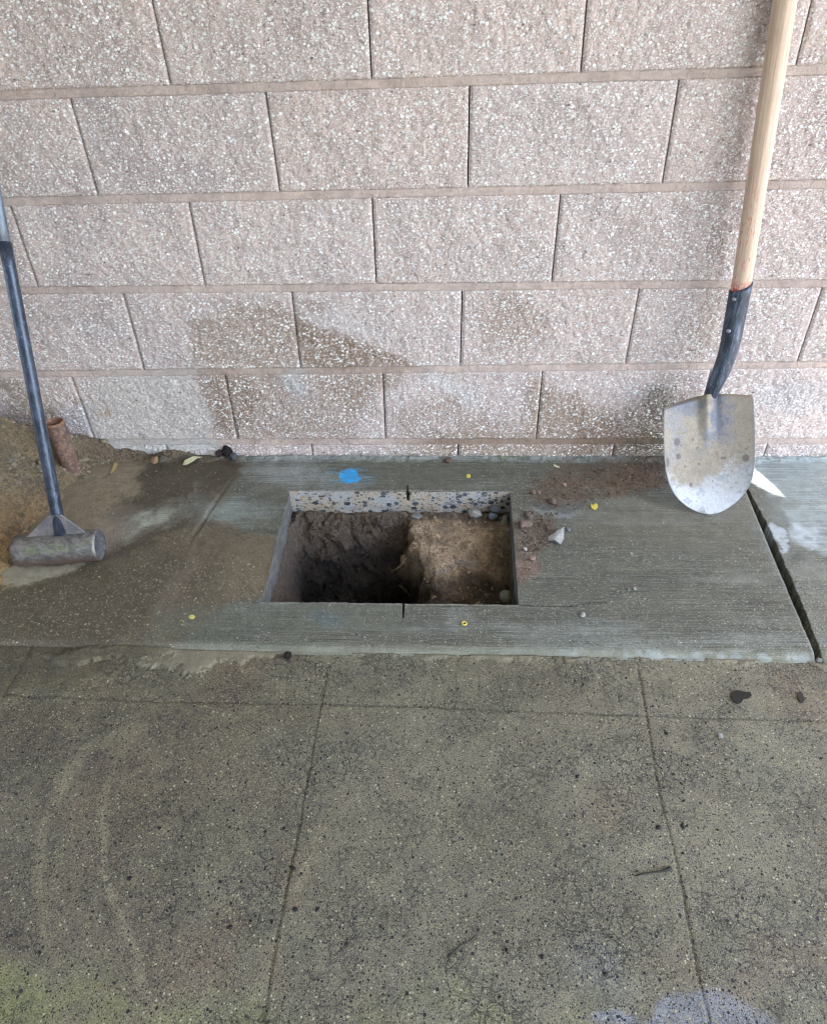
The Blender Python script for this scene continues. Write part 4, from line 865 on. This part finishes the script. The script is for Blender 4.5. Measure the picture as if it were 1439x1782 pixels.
stone('stone', 409, 786, .010, lin(86, 90, 96), 'round grey stone touching the dark wet lump at the wall', 'stone', P=onY(407, 799, -.022), seed=5, flat=.95, stretch=1.)
stone('stone', 383, 779, .011, lin(72, 56, 58), 'small purplish stone left of the dark wet lump', 'stone', P=onY(384, 793, -.012), seed=6)
stone('stone', 271, 805, .011, lin(150, 122, 96), 'tan stone in the dirt strip under the wall', 'stone', z=.008, seed=7)
stone('stone', 285, 802, .010, lin(104, 96, 86), 'grey stone in the dirt strip beside the tan stone', 'stone', z=.008, seed=8)
stone('stone', 502, 1145, .0072, lin(42, 36, 32), 'dark crumb of mud on the old pavement below the hole', 'mud crumb', z=-.008, seed=9, flat=.8)
stone('stone', 928, 858, .006, lin(140, 120, 106), 'left one of a small pair of stones off the hole corner', 'stone', seed=10)
stone('stone', 937, 858, .0052, lin(158, 140, 124), 'right one of a small pair of stones off the hole corner', 'stone', seed=11)
stone('stone', 961, 874, .0085, lin(126, 108, 98), 'long brownish stone between the hole corner and the yellow petal', 'stone', seed=12, stretch=1.5)
stone('stone', 982, 845, .005, lin(186, 150, 130), 'small pink pebble in the dirt smear above the petal', 'pebble', seed=13)
stone('clod', 918, 899, .0085, lin(118, 102, 92), 'upper brown clod on the right rim of the hole', 'clod', seed=14, rough=.7)
stone('clod', 915, 915, .013, lin(134, 116, 104), 'lower and larger brown clod on the right rim of the hole', 'clod', seed=15, rough=.7, flat=.5)
stone('clod', 956, 919, .009, lin(118, 100, 88), 'reddish clod touching the grey flake', 'clod', seed=16, rough=.7, flat=.5)
stone('clod', 925, 974, .006, lin(170, 140, 122), 'pinkish clod in the grit by the front right of the hole', 'clod', seed=17, rough=.6)
stone('pebble', 914, 957, .0042, lin(222, 222, 216), 'bright white pebble beside the right rim of the hole', 'pebble', seed=18)
stone('pebble', 989, 923, .0055, lin(130, 134, 142), 'bluish pebble just right of the grey flake', 'pebble', seed=19, flat=.5)
stone('pebble', 1104, 1025, 0.0046, lin(178, 180, 172), 'right and paler of two round pebbles right of the hole', 'pebble', seed=20, flat=.5, stretch=1.)
stone('pebble', 1093, 1026, .0034, lin(144, 146, 140), 'left and greyer of two round pebbles right of the hole', 'pebble', seed=21, flat=.5)
stone('pebble', 1098, 965, .004, lin(172, 174, 168), 'pale pebble alone on the concrete left of the shovel tip', 'pebble', seed=22, flat=.5)
stone('pebble', 1425, 1150, .0042, lin(150, 152, 146), 'grey pebble at the front end of the open groove', 'pebble', seed=23, z=-.006)
stone('crumb', 1014, 1071, .0055, lin(186, 186, 178), 'white mortar crumb in front of the hole at the right', 'mortar crumb', seed=24, rough=.7, flat=.5)
stone('crumb', 1253, 1281, .0045, lin(180, 182, 176), 'white crumb on the old pavement right of the long joint', 'mortar crumb', seed=25, flat=.5, z=-.008)
# broken concrete along the back of the hole
def inhole(u, v, s, col, label, sd, fl=.7, st=1.3, y=-.185):
    p = onY(u, v, y); return stone('concrete_chunk', u, v, s, col, label, 'concrete chunk', P=p - np.array([0, 0, s * .6]), seed=sd, rough=.6, flat=fl, stretch=st)
inhole(826, 894, .0135, lin(190, 190, 180), 'pale broken concrete chunk at the back right of the hole', 31)
inhole(858, 897, .0105, lin(150, 164, 178), 'bluish concrete chunk right of the pale one in the hole', 32)
inhole(862, 885, .011, lin(128, 136, 142), 'grey concrete chunk high in the back right corner of the hole', 33, y=-.178)
inhole(880, 912, .013, lin(140, 142, 120), 'mossy concrete chunk against the right side of the hole', 34, 1.3, .7, y=-.20)
inhole(725, 897, .010, lin(150, 150, 146), 'thin concrete chunk under the back edge near the saw notch', 35, .4, 1.8, y=-.178)
inhole(880, 1040, .013, lin(122, 122, 100), 'greenish chunk in the front right corner of the hole', 36, y=-.50)
# leaf, petals, flake
leafm = m_flat('dry_pale_leaf', lin(206, 202, 160), .6, .15, 200); petal = m_flat('yellow_petal', lin(206, 190, 84), .6, .12, 300)
chip('leaf', [(318, 809), (322, 802), (336, 796), (350, 794), (357, 795), (344, 799), (332, 805), (324, 810)], .006, .0008, leafm, 'pale curved dry leaf on the muddy concrete near the wall', 'leaf', .003)
chip('leaf', [(190, 823), (196, 815), (200, 806), (205, 808), (201, 817), (194, 825)], .004, .0008, m_flat('straw', lin(170, 150, 100), .7, .2, 200), 'short straw coloured leaf right of the rusty pipe', 'leaf', .002)
chip('petal', [(1027, 882), (1028, 877), (1033, 881), (1036, 876), (1040, 879), (1040, 885), (1035, 888), (1030, 886)], .001, .0012, petal, 'torn yellow petal on the concrete left of the shovel', 'petal', .002)
chip('petal', [(328, 1075), (331, 1071), (337, 1071), (340, 1074), (336, 1078), (331, 1078)], .001, .001, m_flat('faded_yellow', lin(200, 190, 110), .7, .2, 300), 'faded yellow petal on the muddy concrete left of the hole', 'petal', .001)
chip('petal', [(811, 829), (814, 825), (819, 827), (818, 832), (813, 832)], .001, .001, petal, 'tiny yellow petal above the back right of the hole', 'petal', .001)
p_ = onG(808, 1085, .002); bpy.ops.mesh.primitive_torus_add(major_radius=.0043, minor_radius=.0016, major_segments=28, minor_segments=12, location=p_); r_ = bpy.context.object; r_.name = 'ring'; r_.data.materials.append(petal); tag(r_, 'small yellow plastic ring on the concrete in front of the hole', 'ring')
for p in r_.data.polygons: p.use_smooth = True
fl = chip('flake', [(953, 936), (960, 933), (966, 931), (968, 924), (975, 920), (981, 921), (981, 938), (975, 950), (964, 944), (954, 941)], .002, .002, m_flat('grey_skin_flake', lin(150, 150, 146), .5, .3, 140), 'upright grey triangular flake to the right of the hole', 'flake', .006)
chip('straw', [(963, 808), (968, 810), (974, 813), (972, 814), (965, 812)], .003, .001, leafm, 'pale bit of straw at the top of the dirt smear', 'straw')
chip('straw', [(1094, 782), (1096, 773), (1097, 774), (1096, 783)], .014, .001, m_flat('dry_stalk', lin(200, 160, 100), .7, .2, 200), 'short dry stalk against the wall foot left of the shovel', 'straw')
# tar marks and black chips on the old pavement
tar = m_flat('black_tar', lin(14, 15, 17), .45, .3, 220)
chip('tar_blot', [(1274, 1206), (1280, 1202), (1290, 1203), (1297, 1205), (1305, 1205), (1308, 1211), (1302, 1216), (1294, 1217), (1289, 1224), (1283, 1225), (1276, 1220), (1273, 1213)], -.0075, .0012, tar, 'large heart-shaped black tar blot on the old pavement at the right', 'tar blot')
chip('tar_blot', [(1387, 1206), (1392, 1204), (1397, 1209), (1400, 1219), (1397, 1224), (1391, 1222), (1388, 1214)], -.0075, .0012, m_flat('brown_black_tar', lin(30, 27, 22), .6, .3, 220), 'oval brownish black blot right of the heart-shaped tar blot', 'tar blot')
twig = m_flat('dark_twig', lin(36, 34, 28), .7, .3, 300)
pth = [onG(u, v, -.006) for u, v in ((1104, 1525), (1118, 1521), (1134, 1519), (1150, 1517), (1162, 1514), (1167, 1511))]
gp = [(rng.uniform(-1.0, .95), rng.uniform(-1.33, -.72), 0.) for _ in range(1500)]
gp = [(x, y, float(pz(x, y))) for x, y, _ in gp]
tag(scatter('grit', np.array(gp), [.0006 + .0016 * rng.random() ** 3 for _ in gp], [lin(*((34, 32, 28) if rng.random() < .6 else (178, 172, 150))) for _ in gp], M['rock'], .6, .25), 'scattered dark and pale grit over the old pavement', 'grit', kind='stuff')
t_ = tube('twig', pth, [.0010, .0014, .0013, .0015, .0022, .0034], twig, None, 8); tag(t_, 'thin dark twig with a thick end beside the long right joint', 'twig')
pth = [onG(u, v, -.007) for u, v in ((779, 1666), (788, 1656), (802, 1645), (820, 1636), (829, 1628))]
t_ = tube('twig', pth, [.0006] * 5, twig, None, 6); tag(t_, 'hair-thin curved twig on the old pavement near the bottom centre', 'twig')
specks = [(1160, 1277, 6), (1197, 1332, 4), (1189, 1395, 5), (1188, 1440, 6), (1146, 1441, 7), (1187, 1380, 3.5), (1004, 1352, 6), (973, 1325, 4), (1190, 1372, 3), (509, 1512, 7), (494, 1442, 5), (278, 1442, 5), (462, 1447, 4), (514, 1583, 7), (473, 1605, 5.5), (400, 1614, 5.5), (436, 1603, 3.5), (552, 1584, 5), (338, 1517, 4), (225, 1529, 7), (383, 1535, 5), (603, 1643, 4), (397, 1187, 3), (943, 1666, 5), (1053, 1696, 5.5), (1228, 1258, 4), (1136, 1229, 4.5), (1215, 1161, 3.5), (1192, 1155, 4), (1155, 1372, 4), (397, 1330, 4), (550, 1348, 4), (362, 1351, 3.5), (1136, 1432, 3), (223, 1761, 4), (1188, 1486, 4), (662, 1614, 4), (984, 1188, 4), (956, 1190, 4.5), (941, 1408, 3), (402, 1573, 3.5)]
proto = None
def speck(sd):
    V = rockshape(ICO2[0], sd, .5, 1.1) * np.array([1, .75, .22]); V[:, 2] -= V[:, 2].min(); return V
protos = []
for i in range(6):
    o = rawmesh('tar_speck', speck(i + 50), ICO2[1], tar); protos.append(o)
for i, (u, v, s) in enumerate(specks):
    o = protos[i] if i < 6 else protos[i % 6].copy()
    if i >= 6: COL.objects.link(o)
    q_ = onG(u, v, -.0085); o.location = (q_[0], q_[1], float(pz(q_[0], q_[1])) - .0002); k = s * .00058; o.scale = (k * 1.15, k * 1.15, k * 1.3); o.rotation_euler = (0, 0, i * 1.7)
    tag(o, 'small black tar speck on the old pavement', 'tar speck', 'black specks scattered over the old pavement')
# fine roots hanging in the pit
rootm = m_flat('fine_root', lin(170, 140, 96), .7, .2, 300)
for k, (pl, lb) in enumerate((([(680, 994), (688, 991), (697, 985), (704, 977), (706, 970)], 'upper fine root curling out of the soil between pit and heap'), ([(693, 1018), (703, 1024), (711, 1034), (716, 1042)], 'lower fine root hanging from the heap edge in the pit'))):
    t_ = tube('root', [onY(u, v, -.34 - .01 * k) for u, v in pl], [.0007] * len(pl), rootm, None, 6); tag(t_, lb, 'root')
